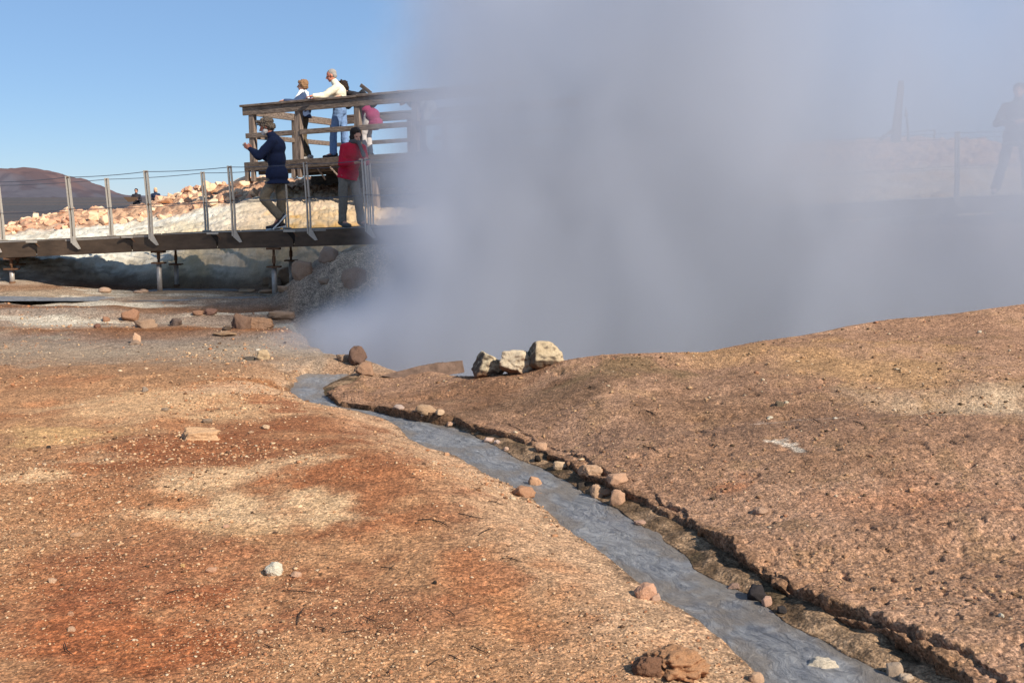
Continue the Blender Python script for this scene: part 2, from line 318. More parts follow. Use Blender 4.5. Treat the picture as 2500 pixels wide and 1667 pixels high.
def ground_color(X, Y, z, q):
    n1 = fbm(X, Y, 0.7, 4, 101); n2 = fbm(X, Y, 2.6, 4, 103); n3 = fbm(X, Y, 9, 3, 107)
    def mix(a, b_, t): t = np.clip(t, 0, 1)[:, None]; return a * (1 - t) + b_ * t
    col = np.tile(lin((190, 140, 98)), (len(X), 1))
    col = mix(col, lin((186, 122, 78)), sst(0.0, .5, n1 + .4 * n2) * .6)
    right = (X > q['XC']) & (Y < q['YC'] + 3)
    cr = np.tile(lin((168, 128, 99)), (len(X), 1)); cr = mix(cr, lin((188, 146, 115)), sst(-.2, .5, n1 + .5 * n2) * .8); cr = mix(cr, lin((142, 110, 76)), sst(.25, .7, n2 + .3 * n3) * .5)
    col = np.where(right[:, None], cr, col)
    # beige margin along the left bank
    dl = q['XL'] - X
    mg = sst(1.0, 0.05, dl + .25 * n2 + .05 * n3) * (Y < 11) * (dl > -0.1) * sst(10.9, 10.0, Y)
    col = mix(col, lin((212, 172, 134)), mg * .85)
    pw = 0.7
    wx = X + 0.14 * n2 * np.clip(Y / 6, .6, 2) + .3 * n1 * np.clip(Y / 8, .3, 2); wy = Y + 0.35 * fbm(X, Y, 1.5, 4, 111) * np.clip(Y / 8, .3, 2)
    for (x0, y0, rx, ry, c, s, w) in PATCH:
        d = np.sqrt(((wx - x0) / rx) ** 2 + ((wy - y0) / ry) ** 2) + .35 * n2 + .15 * n3
        near_ok = np.where((x0 > cx(XCc, y0)) & (y0 < 10.2), right, ~right)
        col = mix(col, c, sst(1.15, .35, d) * s * near_ok)
    # mineral bands of the far flat
    yb = Y + .22 * fbm(X * .5, Y, 1.0, 4, 141) + .35 * fbm(X, Y * 0, .25, 3, 143)
    bc = np.array([lin(c) for c in [(166, 120, 84), (168, 138, 110), (176, 156, 132), (150, 132, 116), (140, 92, 56), (150, 130, 112), (164, 146, 128), (126, 84, 54), (138, 122, 108), (170, 150, 128), (180, 160, 134), (150, 110, 80)]])
    by = [9.6, 10.6, 11.8, 12.5, 12.95, 13.45, 14.1, 14.75, 15.3, 15.9, 16.6, 17.4]
    band = np.stack([np.interp(yb, by, bc[:, i]) for i in range(3)], -1)
    col = np.where(((Y > 9.6) & (q['m'] < .5))[:, None], mix(col, band, sst(9.8, 11.2, yb) * .85 + 0 * yb), col)
    ws = sst(.22, .5, fbm(X * .35, Y * 1.3, 1.2, 4, 151)) * sst(12.9, 13.6, Y) * (1 - sst(17.3, 17.8, Y)); col = np.where((q['m'] < .5)[:, None], mix(col, lin((222, 208, 184)), ws * .8), col)
    # wet edge, ledge and channel
    wet = sst(0.10, 0.0, dl + .05 * n3) * (Y < 10) * (X < q['XR'])
    col = mix(col, lin((112, 92, 74)), wet * .8)
    led = (X > q['XR']) & (X < q['XC']) & (Y < 10.3)
    cl = np.tile(lin((118, 94, 70)), (len(X), 1)); cl = mix(cl, lin((172, 140, 108)), sst(-.2, .4, n2 + .5 * n3) * .8); cl = mix(cl, lin((92, 80, 58)), sst(.2, .6, -n2) * .6)
    col = np.where(led[:, None], cl, col)
    dc = X - q['XC']; fr = (dc > -0.004) & (dc < .05) & (Y < 10.2)
    col = np.where(fr[:, None], mix(col, lin((120, 88, 62)), np.full(len(X), .5)), col)
    # pit walls, grey far side
    pitm = q['m'] * sst(0.3, 1.2, Y - q['YC']) * (1 - sst(17, 19, Y))
    pc = np.tile(lin((176, 152, 130)), (len(X), 1)); pc = mix(pc, lin((202, 174, 146)), sst(-.1, .5, n1 + n3 * .5)); pc = mix(pc, lin((226, 138, 92)), sst(1.5, .4, np.hypot((X - 5.0) / 1.0, (Y - 15.1) / 1.1) + .4 * n2) * .9)
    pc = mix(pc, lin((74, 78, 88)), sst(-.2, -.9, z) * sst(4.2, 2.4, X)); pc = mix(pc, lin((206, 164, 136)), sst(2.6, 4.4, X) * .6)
    col = mix(col, pc, pitm)
    # bank
    s = sst(-.3, .6, Y - q['foot'])
    bk = np.tile(lin((250, 243, 224)), (len(X), 1)); bk = mix(bk, lin((236, 208, 152)), sst(-.3, .3, fbm(X, Y, .5, 4, 121)) * sst(-8.5, -4.5, X)); bk = mix(bk, lin((226, 190, 148)), sst(-6.8, -4.2, X + .5 * n1) * .75)
    bk = mix(bk, lin((222, 204, 176)), sst(.1, .5, fbm(X, Y, 1.6, 4, 123)) * .6); bk = mix(bk, lin((170, 156, 134)), sst(.3, .6, fbm(X, Y * 2, 2.6, 4, 125)) * .6)
    bk = mix(bk, lin((222, 166, 70)), sst(.3, .6, fbm(X, Y, .9, 3, 127)) * (X > -5) * .6)
    bk = mix(bk, lin((126, 104, 84)), sst(.50, .25, z + .1 * n2) * .7)  # mud-stained foot, also darkened to deepen the shade under the boardwalk
    rub = sst(22.2, 22.9, Y + .5 * n1)
    bk = mix(bk, mix(np.tile(lin((228, 182, 144)), (len(X), 1)), lin((180, 136, 108)), sst(-.1, .4, fbm(X, Y, 3.3, 3, 447))), rub)
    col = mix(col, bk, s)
    far = sst(30, 48, Y)
    fc = np.tile(lin((92, 88, 88)), (len(X), 1)); fc = mix(fc, lin((112, 98, 90)), sst(-.1, .4, fbm(X, Y, .02, 4, 131)))
    col = mix(col, fc, far)
    k = 1 + .10 * n3 + .08 * n2
    lum = (col @ np.array([.3, .55, .15]))[:, None]; col = lum + (col - lum) * np.where(far > .5, 1, .97)[:, None]
    gr = 1 - .8 * s * (1 - rub * .2); return np.hstack([np.clip(col * k[:, None] * ALB, 0.005, 0.9), gr[:, None]])
build_ground()

# ------------------------------------------------------------------ stream water
def build_water():
    ny, nx = 520, 46; Yr = 1 / np.linspace(1 / 2.2, 1 / 10.75, ny)
    a = cx(XLc, Yr) - 0.14; b = cx(XCc, Yr) - 0.0
    s = np.linspace(0, 1, nx); X = a[:, None] + (b - a)[:, None] * s[None, :]; Y = np.repeat(Yr[:, None], nx, 1)
    L = np.concatenate([[0], np.cumsum(np.hypot(np.diff(Yr), np.diff(a)))])
    z = WL + 0.005 * fbm(X * 3, Y, 2.0, 3, 201) + .004 * fbm(X * 2, Y, 9, 3, 203)
    V = np.stack([X, Y, z], -1).reshape(-1, 3); uv = np.stack([(X - a[:, None]), np.repeat(L[:, None], nx, 1)], -1).reshape(-1, 2)
    i = (np.arange(ny - 1)[:, None] * nx + np.arange(nx - 1)[None, :]).ravel()
    el = (X - cx(XLc, Yr)[:, None]); er = (cx(XRc, Yr)[:, None] - X); nn_ = fbm(X, Y, 3, 4, 501) * .16 + fbm(X, Y, 14, 2, 503) * .03
    sl_ = np.clip(sst(.13, .0, el + nn_) + sst(.16, .0, er + nn_) + .75 * sst(.28, .5, fbm(X * 2.2, Y * .7, 1.7, 4, 507)), 0, 1).ravel()
    me = mesh_np("stream_water", V, np.stack([i, i + 1, i + nx + 1, i + nx], -1), np.repeat(sl_[:, None], 3, 1), True, uv)
    m, n, l, bs = new_mat("grey_mud_water")
    u = n.new("ShaderNodeUVMap"); u.uv_map = "UVMap"
    g = n.new("ShaderNodeNewGeometry")
    w = n.new("ShaderNodeTexNoise"); w.inputs['Scale'].default_value = 3.0; w.inputs['Detail'].default_value = 3; l.new(g.outputs['Position'], w.inputs['Vector'])
    ws = n.new("ShaderNodeVectorMath"); ws.operation = 'SCALE'; ws.inputs['Scale'].default_value = 0.30; l.new(w.outputs['Color'], ws.inputs[0])
    ad = n.new("ShaderNodeVectorMath"); ad.operation = 'ADD'; l.new(u.outputs[0], ad.inputs[0]); l.new(ws.outputs[0], ad.inputs[1])
    mp = n.new("ShaderNodeMapping"); mp.inputs['Scale'].default_value = (1.0, 0.30, 1); l.new(ad.outputs[0], mp.inputs[0])
    t = n.new("ShaderNodeTexNoise"); t.inputs['Scale'].default_value = 26; t.inputs['Detail'].default_value = 10; t.inputs['Roughness'].default_value = .74; t.inputs['Distortion'].default_value = .7
    l.new(mp.outputs[0], t.inputs['Vector'])
    t2 = n.new("ShaderNodeTexNoise"); t2.inputs['Scale'].default_value = 2.2; t2.inputs['Detail'].default_value = 4; l.new(g.outputs['Position'], t2.inputs['Vector'])
    r = n.new("ShaderNodeValToRGB"); r.color_ramp.elements[0].position = .38; r.color_ramp.elements[1].position = .64
    r.color_ramp.elements[0].color = (0.07, 0.078, 0.092, 1); r.color_ramp.elements[1].color = (0.44, 0.435, 0.43, 1); l.new(t.outputs[0], r.inputs[0])
    r2 = n.new("ShaderNodeValToRGB"); r2.color_ramp.elements[0].position = .42; r2.color_ramp.elements[1].position = .62
    r2.color_ramp.elements[0].color = (0.15, 0.16, 0.185, 1); r2.color_ramp.elements[1].color = (0.24, 0.235, 0.23, 1); l.new(t2.outputs[0], r2.inputs[0])
    mx = n.new("ShaderNodeMix"); mx.data_type = 'RGBA'; mx.inputs[0].default_value = .65; l.new(r2.outputs[0], mx.inputs[6]); l.new(r.outputs[0], mx.inputs[7])
    sa = n.new("ShaderNodeAttribute"); sa.attribute_name = "col"; sm_ = n.new("ShaderNodeMath"); sm_.operation = 'MULTIPLY'; sm_.inputs[1].default_value = .7; l.new(sa.outputs['Fac'], sm_.inputs[0])
    mx2 = n.new("ShaderNodeMix"); mx2.data_type = 'RGBA'; mx2.inputs[7].default_value = (*lin((128, 116, 102)), 1); l.new(sm_.outputs[0], mx2.inputs[0]); l.new(mx.outputs[2], mx2.inputs[6])
    l.new(mx2.outputs[2], bs.inputs['Base Color']); bs.inputs['Roughness'].default_value = .33; bs.inputs['Specular IOR Level'].default_value = .5
    bp = n.new("ShaderNodeBump"); bp.inputs['Strength'].default_value = 1.0; bp.inputs['Distance'].default_value = .03; l.new(t.outputs[0], bp.inputs['Height']); l.new(bp.outputs[0], bs.inputs['Normal'])
    o = link_mesh("stream_water", me, m); tag(o, kind='structure')
    # shallow pool sheet below the boardwalk
    ny, nx = 60, 200; Yr = np.linspace(15.6, 18.9, ny); Xr = np.linspace(-12.5, -3.55, nx); Y, X = np.meshgrid(Yr, Xr, indexing='ij')
    z = np.full(X.shape, 0.168) + .002 * fbm(X, Y, 5, 2, 205)
    i = (np.arange(ny - 1)[:, None] * nx + np.arange(nx - 1)[None, :]).ravel()
    me2 = mesh_np("pool_water", np.stack([X, Y, z], -1).reshape(-1, 3), np.stack([i, i + 1, i + nx + 1, i + nx], -1), None, True, np.stack([X, Y], -1).reshape(-1, 2))
    tag(link_mesh("pool_water", me2, m), kind='structure')
build_water()

# ------------------------------------------------------------------ rocks
def ico(sub):
    bm = bmesh.new(); bmesh.ops.create_icosphere(bm, subdivisions=sub, radius=1.0)
    V = np.array([v.co[:] for v in bm.verts]); Fc = np.array([[v.index for v in f.verts] for f in bm.faces]); bm.free(); return V, Fc
ICO = {k: ico(k) for k in (1, 2, 3, 4, 5)}
def n3(P, f, s=0.0):
    return gn(P[:, 0] * f + s, P[:, 1] * f + P[:, 2] * f * .7 + s) * .6 + gn(P[:, 2] * f + s * 2, P[:, 0] * f * .8 - P[:, 1] * f + s) * .6
def rock_mesh(name, seed, sub=4, planes=11, ang=0.85, noise=0.05, flat=0.0, hi=1.0):
    r = np.random.RandomState(seed); D, Fc = ICO[sub]
    N = r.normal(size=(planes, 3)); N /= np.linalg.norm(N, axis=1)[:, None]; N = np.vstack([N, [[0, 0, -1]], [[.1, .1, 1]], [[1, .2, .1]], [[-1, -.1, .2]], [[.1, -1, .25]], [[0, 1, .1]]])
    N[planes:] += r.normal(size=(6, 3)) * .18; N /= np.linalg.norm(N, axis=1)[:, None]
    h = np.append(r.uniform(.6, 1.0, planes) * hi * (.82 if planes >= 12 else 1), r.uniform(.5, .8, 6))
    dn = D @ N.T; rr = np.min(np.where(dn > .05, h / np.maximum(dn, .05), 9), axis=1)
    rr = ang * np.minimum(rr, 1.25) + (1 - ang) * .9
    V = D * rr[:, None]
    V = V * (1 + noise * (n3(V, 2.2, seed) + .6 * n3(V, 5.5, seed + 3) + .5 * n3(V, 12, seed + 5)))[:, None]
    V /= np.abs(V).max(0)[None, :]        # unit half extents
    me = mesh_np(name, V, Fc, None, smooth=False)
    return me
NROCK = 0
def stone(px, py, w, h, colr, label, seed=None, cat="rock", name="rock", sub=4, depth=0.8, sink=0.30, tilt=0.0, ang=0.85, rz=None, group=None, planes=12, noise=0.15, loc=None):
    """px,py: where the middle of the visible base stands; w,h: size in picture points at that distance"""
    global NROCK; NROCK += 1; seed = seed or (NROCK * 13 + 5); rnd = random.Random(seed)
    p = loc or hit(px, py); d = p.y * CP + .2
    W_ = w / F * d; H_ = h / F * d
    me = rock_mesh(name, seed, sub, planes, max(ang, .8) if cat == 'rock' else ang, noise)
    o = link_mesh(name, me, M_ROCK)
    hh = H_ / (2 - 2 * sink) if H_ else .05
    o.scale = (W_ / 2, W_ / 2 * depth, hh * 1.0)
    yb = p.y + W_ / 2 * depth * 0.55
    zb = hz(p.x, yb) if not loc else p.z
    o.location = (p.x, yb, min(zb, p.z + .1) + hh * (1 - 2 * sink)); o.rotation_euler = (rnd.uniform(-.15, .15), tilt, rnd.uniform(-.35, .35) if rz is None else rz)
    c = lin(colr) * .92; kq = .22 if .12 < c.mean() < .42 else 0.0; c = c.mean() * .2 + c * .8; c = c * (1 - kq) + lin((196, 150, 108)) * kq; o.color = (*c, 1)
    tag(o, label, cat, group)
    return o
WHT = (214, 198, 170)
# three boulders on the crest
def lit_side_tone(o, top, side, thr=.25, brown=None):  # paints sunlit top and right faces pale, shaded faces dark; brown foot own colour
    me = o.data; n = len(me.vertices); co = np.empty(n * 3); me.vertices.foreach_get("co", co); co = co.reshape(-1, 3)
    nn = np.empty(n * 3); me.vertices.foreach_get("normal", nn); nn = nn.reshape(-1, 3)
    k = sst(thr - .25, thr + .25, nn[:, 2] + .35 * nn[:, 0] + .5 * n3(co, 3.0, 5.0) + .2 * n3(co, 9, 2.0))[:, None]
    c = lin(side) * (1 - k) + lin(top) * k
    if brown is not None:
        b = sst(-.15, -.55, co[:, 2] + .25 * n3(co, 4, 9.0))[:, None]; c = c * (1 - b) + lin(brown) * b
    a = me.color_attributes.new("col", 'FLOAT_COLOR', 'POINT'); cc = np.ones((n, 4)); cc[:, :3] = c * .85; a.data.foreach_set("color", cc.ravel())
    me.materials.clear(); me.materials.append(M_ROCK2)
M_ROCK2 = col_rock_mat("mottled_stone", attr=True, scale=22, bump=.8)
_bx = at_y(1192, 905, 9.42).x
b1 = stone(1190, 916, 84, 58, WHT, "pale blocky boulder at the low end of the three on the crest", seed=101, sub=5, ang=.95, planes=12, tilt=.12, depth=1.0, noise=.09, rz=.2, sink=.2, loc=Vector((_bx, 9.42, hz(_bx, 9.5))))
b2 = stone(1262, 913, 94, 60, WHT, "pale ridged boulder with a brown foot, middle of the three on the crest", seed=105, sub=5, ang=.95, planes=13, depth=.9, noise=.12, rz=-.2, sink=.24)
b3 = stone(1332, 896, 98, 66, WHT, "largest and highest of the three pale boulders on the crest", seed=112, sub=5, ang=.95, planes=12, tilt=-.12, depth=.9, noise=.09, rz=.1, sink=.24)
lit_side_tone(b1, (212, 192, 158), (112, 96, 80), .2, (132, 96, 70)); lit_side_tone(b2, (220, 200, 170), (142, 114, 92), .05, (150, 108, 80)); lit_side_tone(b3, (206, 184, 150), (118, 104, 88), .2, (134, 100, 74))
# wedge slab behind the crest
def wedge():
    P = [at_y(925, 908, 10.05), at_y(1010, 886, 10.15), at_y(1062, 876, 10.2), at_y(1068, 878, 10.2), at_y(1112, 872, 10.25), at_y(1117, 902, 10.2), at_y(1020, 918, 10.05)]
    bm = bmesh.new(); f = [bm.verts.new(p) for p in P]; b = [bm.verts.new(p + Vector((.05, .28, -.03))) for p in P]; n = len(P)
    bm.faces.new(f[::-1]); bm.faces.new(b)
    for i in range(n): bm.faces.new([f[i], f[(i + 1) % n], b[(i + 1) % n], b[i]])
    bmesh.ops.recalc_face_normals(bm, faces=bm.faces); bmesh.ops.subdivide_edges(bm, edges=bm.edges, cuts=5, use_grid_fill=True)
    bmesh.ops.triangulate(bm, faces=bm.faces)
    for v in bm.verts: v.co += mnoise.noise_vector(v.co * 14) * .008
    me = bpy.data.meshes.new("slab"); bm.to_mesh(me); bm.free()
    o = link_mesh("slab", me, M_ROCK); o.location = (0, .1, -.055); o.color = (*lin((116, 94, 80)) * .8, 1)
    tag(o, "wedge shaped reddish slab rising behind the crest left of the three boulders", "rock")
wedge()
LST = [  # px, py(base), w, h, colour, label, extra
 (868, 893, 56, 42, (112, 82, 64), "dark rounded boulder above the mouth of the stream at the pit edge", dict(ang=.4, depth=1)),
 (888, 914, 56, 28, (146, 108, 82), "broken brown rock directly at the mouth of the stream", dict(depth=.8)),
 (838, 884, 40, 14, (126, 106, 88), "flat grey ledge stone left of the dark rounded boulder", {}),
 (588, 803, 52, 38, (118, 88, 68), "dark cleft block left of the larger brown block near the pit edge", dict(ang=.95)),
 (632, 800, 76, 26, (128, 96, 74), "long brown block near the pit edge beside the dark cleft block", dict(ang=.95, sub=5)),
 (688, 782, 76, 20, (160, 132, 108), "low reddish outcrop right behind the long brown block", dict(ang=.8, depth=.6)),
 (735, 808, 70, 24, (150, 124, 100), "square ended ledge block sticking out over the pit", dict(ang=.97)),
 (316, 786, 44, 28, (136, 92, 70), "rounded red-brown boulder standing alone on the flat left of the dark stone", dict(ang=.5)),
 (428, 796, 36, 18, (104, 84, 72), "dark low stone on the brown flat between two red-brown boulders", dict(ang=.5)),
 (512, 770, 34, 14, (128, 90, 72), "small red-brown boulder close to the grey pool", dict(ang=.5)),
 (480, 772, 30, 10, (134, 94, 74), "faint low red stone left of the small boulder by the pool", dict(ang=.4)),
 (258, 786, 24, 12, (138, 92, 70), "little red stone left of the rounded red-brown boulder", dict(ang=.5)),
 (236, 801, 22, 10, (132, 86, 64), "small dark red stone in front of the rounded boulder", dict(ang=.5)),
 (350, 800, 60, 22, (136, 112, 92), "low brown hump of crusted earth right of the rounded boulder", dict(ang=.3, name="clod")),
 (332, 838, 22, 28, (206, 160, 122), "upright little orange-pink stone on a grey foot", dict(ang=.8)),
 (327, 842, 34, 12, (140, 118, 100), "low grey foot stone under the upright orange-pink stone", dict(ang=.6)),
 (640, 878, 42, 24, (186, 160, 118), "pale yellowish rock lying beside a dark hollow on the pale band", dict(ang=.6)),
 (606, 880, 34, 9, (92, 80, 66), "flat dark stone just left of the pale yellowish rock", dict(ang=.5)),
 (629, 857, 14, 6, (206, 190, 166), "tiny white stone behind the pale yellowish rock", {}),
 (548, 822, 60, 9, (126, 104, 80), "long flat dark slab on the brown band", dict(depth=.5)),
 (543, 821, 26, 12, (136, 114, 92), "small grey rock on the end of the long flat slab", {}),
 (553, 808, 26, 14, (96, 78, 62), "dark jagged stone behind the long flat slab", dict(ang=.95)),
 (353, 958, 17, 15, (136, 130, 120), "small grey stone on the tan strip", {}),
 (402, 1004, 18, 10, (122, 112, 98), "low grey-green stone left of the buried slab", {}),
 (505, 1032, 28, 10, (120, 108, 94), "flat grey stone behind the buried tan slab", {}),
 (647, 1047, 27, 10, (214, 178, 134), "pale flat flake right of the buried tan slab", {}),
 (612, 1058, 16, 6, (200, 160, 120), "small tan flake between the slab and the pale flat flake", {}),
 (668, 1406, 48, 32, (218, 206, 178), "white lumpy stone lying alone on the red ground", dict(ang=.6, sub=5, noise=.12)),
 (722, 1409, 30, 13, (206, 160, 126), "low pinkish stone right of the white lumpy stone", dict(noise=.1)),
 (514, 1397, 30, 10, (210, 152, 112), "flat orange flake left of the white lumpy stone", {}),
 (445, 1385, 12, 8, (206, 160, 84), "tiny yellow pebble left of the flat orange flake", dict(name="pebble", cat="pebble")),
 (128, 1424, 24, 12, (208, 166, 128), "pale flake on the red ground by the left border", {}),
 (173, 1504, 16, 10, (190, 134, 96), "small tan flake below the pale flake by the left border", {}),
 (550, 1288, 18, 8, (206, 156, 122), "small reddish flake in the tan patch", {}),
 (185, 1310, 34, 9, (196, 150, 110), "long tan flake on the brown ground at left", {}),
 (634, 1548, 16, 9, (212, 178, 140), "small cream pebble low on the red ground", dict(name="pebble", cat="pebble")),
 (172, 1542, 22, 11, (198, 154, 118), "pinkish flake at the lower left", {}),
 (1062, 1427, 13, 8, (52, 44, 38), "small black pebble on the sandy left bank", dict(name="pebble", cat="pebble")),
 (118, 1094, 12, 7, (60, 50, 42), "small dark pebble on the red gravel at left", dict(name="pebble", cat="pebble")),
 (1305, 1203, 42, 40, (206, 152, 108), "upright orange block on the left bank above the rapids", dict(ang=.97, tilt=-.1, depth=.7)),
 (1278, 1212, 62, 28, (168, 116, 80), "dark orange crust beside the upright orange block", dict(noise=.12)),
 (1322, 1226, 40, 22, (178, 128, 92), "brown lump at the foot of the upright orange block", dict(noise=.12)),
 (1345, 1243, 26, 16, (214, 202, 186), "white stone at the water below the upright orange block", {}),
 (1332, 1238, 14, 9, (190, 180, 168), "little white chip beside the white stone at the water", {}),
 (1192, 1086, 28, 10, (200, 172, 158), "pinkish stone in the narrow upper stream", {}),
 (1214, 1084, 20, 9, (206, 176, 156), "small pink stone touching the pinkish stone upstream", {}),
 (1235, 1101, 18, 9, (196, 160, 136), "small pale stone downstream of the two pink stones", {}),
 (1008, 1044, 14, 5, (196, 176, 158), "flat pale chip in the upper stream", {}),
 (1033, 1044, 13, 5, (198, 172, 150), "flat chip just right of the pale one in the upper stream", {}),
 (1090, 1112, 16, 8, (204, 150, 104), "small orange stone on the left waterline upstream", {}),
 (1322, 1104, 34, 22, (190, 146, 112), "sandy lump under the right bank of the upper stream", dict(noise=.12)),
 (1312, 1130, 22, 15, (44, 36, 30), "black stone at the right water edge below the sandy lump", {}),
 (1366, 1146, 34, 18, (206, 176, 138), "pale crusted stone under the right bank near the black stone", dict(noise=.12)),
 (1040, 1022, 60, 18, (170, 138, 104), "broken crust lying in the shade of the upper right bank", dict(noise=.12)),
 (1075, 1030, 26, 12, (200, 168, 132), "pale chip at the end of the broken crust", {}),
 (1100, 1040, 26, 10, (190, 150, 120), "pinkish chip downstream of the broken crust", {}),
 (975, 1016, 30, 10, (178, 160, 150), "grey-pink stone where the stream narrows", {}),
 (1436, 1176, 74, 26, (186, 148, 114), "sandy overhanging lump on the right bank", dict(noise=.12, sub=5)),
 (1510, 1180, 64, 22, (190, 144, 110), "crumbled sandy lump right of the overhanging lump", dict(noise=.12)),
 (1456, 1214, 36, 30, (196, 158, 122), "upright sandy stone standing in the water under the right bank", dict(noise=.1)),
 (1482, 1212, 30, 16, (170, 128, 96), "brown stone between the two upright stones in the water", dict(noise=.1)),
 (1508, 1236, 40, 38, (196, 150, 116), "pink upright stone standing in the water under the right bank", dict(noise=.1, ang=.9)),
 (1420, 1192, 26, 14, (70, 60, 50), "dark stone in the shade below the sandy lump", {}),
 (1578, 1462, 58, 38, (206, 150, 116), "large orange-pink rock on the left bank of the lower stream", dict(noise=.1, sub=5)),
 (1602, 1466, 30, 18, (196, 156, 130), "small pale rock touching the large orange-pink rock", dict(noise=.1)),
 (1492, 1318, 10, 7, (226, 220, 206), "tiny white stone in mid stream", {}),
 (1562, 1290, 34, 9, (176, 138, 120), "flat reddish stone in mid stream under the right bank", {}),
 (1850, 1478, 52, 36, (56, 50, 50), "black jagged stone standing in the lower stream", dict(noise=.1, ang=.95)),
 (1874, 1480, 28, 22, (200, 154, 130), "pink stone leaning on the black jagged stone", dict(noise=.08)),
 (1793, 1448, 34, 12, (140, 112, 102), "low brown stone in the stream upstream of the black stone", {}),
 (1910, 1498, 26, 18, (64, 58, 56), "dark wet stone below the black jagged stone", {}),
 (1765, 1532, 46, 14, (176, 148, 130), "pale crust on the left bank of the lower stream", dict(noise=.12)),
 (1825, 1565, 34, 18, (130, 128, 130), "grey wet stone at the left waterline", {}),
 (1880, 1618, 40, 14, (120, 118, 118), "low grey stone upstream of the long white rock", {}),
 (1915, 1622, 30, 12, (84, 80, 78), "dark low stone next to the long white rock", {}),
 (2012, 1662, 122, 52, (206, 188, 160), "long white rock lying in the stream at the bottom", dict(ang=.9, noise=.1, depth=.5, sub=5)),
 (2058, 1628, 22, 12, (200, 160, 130), "small pink pebble behind the long white rock", dict(name="pebble", cat="pebble")),
 (2185, 1655, 44, 30, (180, 160, 136), "pale rock in the shade under the right bank at the bottom", dict(noise=.1)),
 (2215, 1672, 34, 18, (196, 176, 150), "pale chip beside the shaded rock at the bottom", {}),
 (1850, 1668, 44, 24, (196, 156, 120), "sandy stone on the left waterline at the bottom", dict(noise=.1)),
 (1905, 992, 26, 13, (120, 100, 74), "small stone with a dark hollow on the right slope", dict(ang=.7)),
 (1920, 985, 14, 6, (206, 190, 156), "pale chip on top of the hollow on the right slope", {}),
 (1880, 1023, 16, 7, (216, 200, 168), "cream chip lying left of the white mineral spot", {}),
 (2447, 1506, 15, 9, (220, 206, 176), "white pebble low on the right slope", dict(name="pebble", cat="pebble")),
 (2040, 1023, 10, 6, (220, 206, 180), "small white chip in the middle of the right slope", {}),
 (2392, 813, 10, 6, (222, 206, 176), "small pale chip near the crest at right", {}),
 (2225, 1200, 14, 8, (206, 150, 96), "small orange pebble on the right slope", dict(name="pebble", cat="pebble")),
 (1860, 1255, 40, 14, (170, 136, 112), "flat brown stone above the crack on the right slope", {}),
]
for (px, py, w, h, c, lb, ex) in LST: stone(px, py, w, h, c, lb, **ex)
# buried tan slab
sb = stone(480, 1074, 110, 26, (206, 160, 110), "buried tan slab with a straight upper edge in the red gravel", seed=977, ang=1.0, planes=0, depth=.9, name="slab", sub=5, sink=.42, rz=.1, tilt=.03)
md = stone(1655, 1655, 190, 66, (176, 112, 72), "big orange earth mound with a broken left side toned dark as shade at the bottom", seed=611, ang=.5, noise=.30, depth=1.0, name="mound", cat="earth mound", sub=5, sink=.42)
lit_side_tone(md, (196, 146, 106), (150, 96, 64), .1)
stone(1585, 1650, 90, 44, (124, 84, 56), "crumbly dark clod left of the big orange mound", seed=633, ang=.5, noise=.2, name="clod", cat="earth clod", sub=5)
# rocks on the grey hillock below the boardwalk end
for k, (px, py, w, h, c, lb) in enumerate([
 (652, 693, 22, 16, (170, 140, 112), "small tan rock at the foot of the boardwalk support by the hillock"),
 (672, 704, 34, 24, (140, 124, 108), "grey cracked rock at the foot of the grey hillock"), (684, 696, 24, 16, (196, 176, 146), "pale rock on top of the pile at the hillock foot"),
 (700, 690, 46, 30, (156, 128, 104), "broad brown rock in the pile at the hillock foot"), (735, 682, 54, 40, (150, 122, 100), "slanting brown slab leading up the hillock"),
 (800, 640, 50, 30, (140, 124, 112), "cracked grey rock on the shoulder of the hillock"), (865, 712, 66, 46, (146, 120, 104), "big square rock half lost in the steam on the hillock"),
 (790, 702, 30, 12, (150, 128, 108), "low rock in front of the grey hillock"), (645, 716, 46, 9, (184, 150, 118), "flat tan slab by the pool edge"), (600, 713, 50, 7, (190, 158, 124), "thin tan ledge left of the flat slab by the pool"),
 (690, 716, 34, 12, (176, 146, 118), "tan rock in front of the pile at the hillock foot")]):
    stone(px, py, w, h, c, lb, seed=700 + k, ang=.9, noise=.08)
for k, (px, py, w, h, lb) in enumerate([(253, 714, 34, 13, "small pinkish mound left of the middle boardwalk support"), (350, 715, 22, 8, "low pinkish heap beside the middle support"), (340, 716, 36, 6, "flat pink heap in front of the low heap")]):
    stone(px, py, w, h, (206, 166, 132), lb, seed=740 + k, ang=.3, noise=.1, name="heap", cat="sand heap")

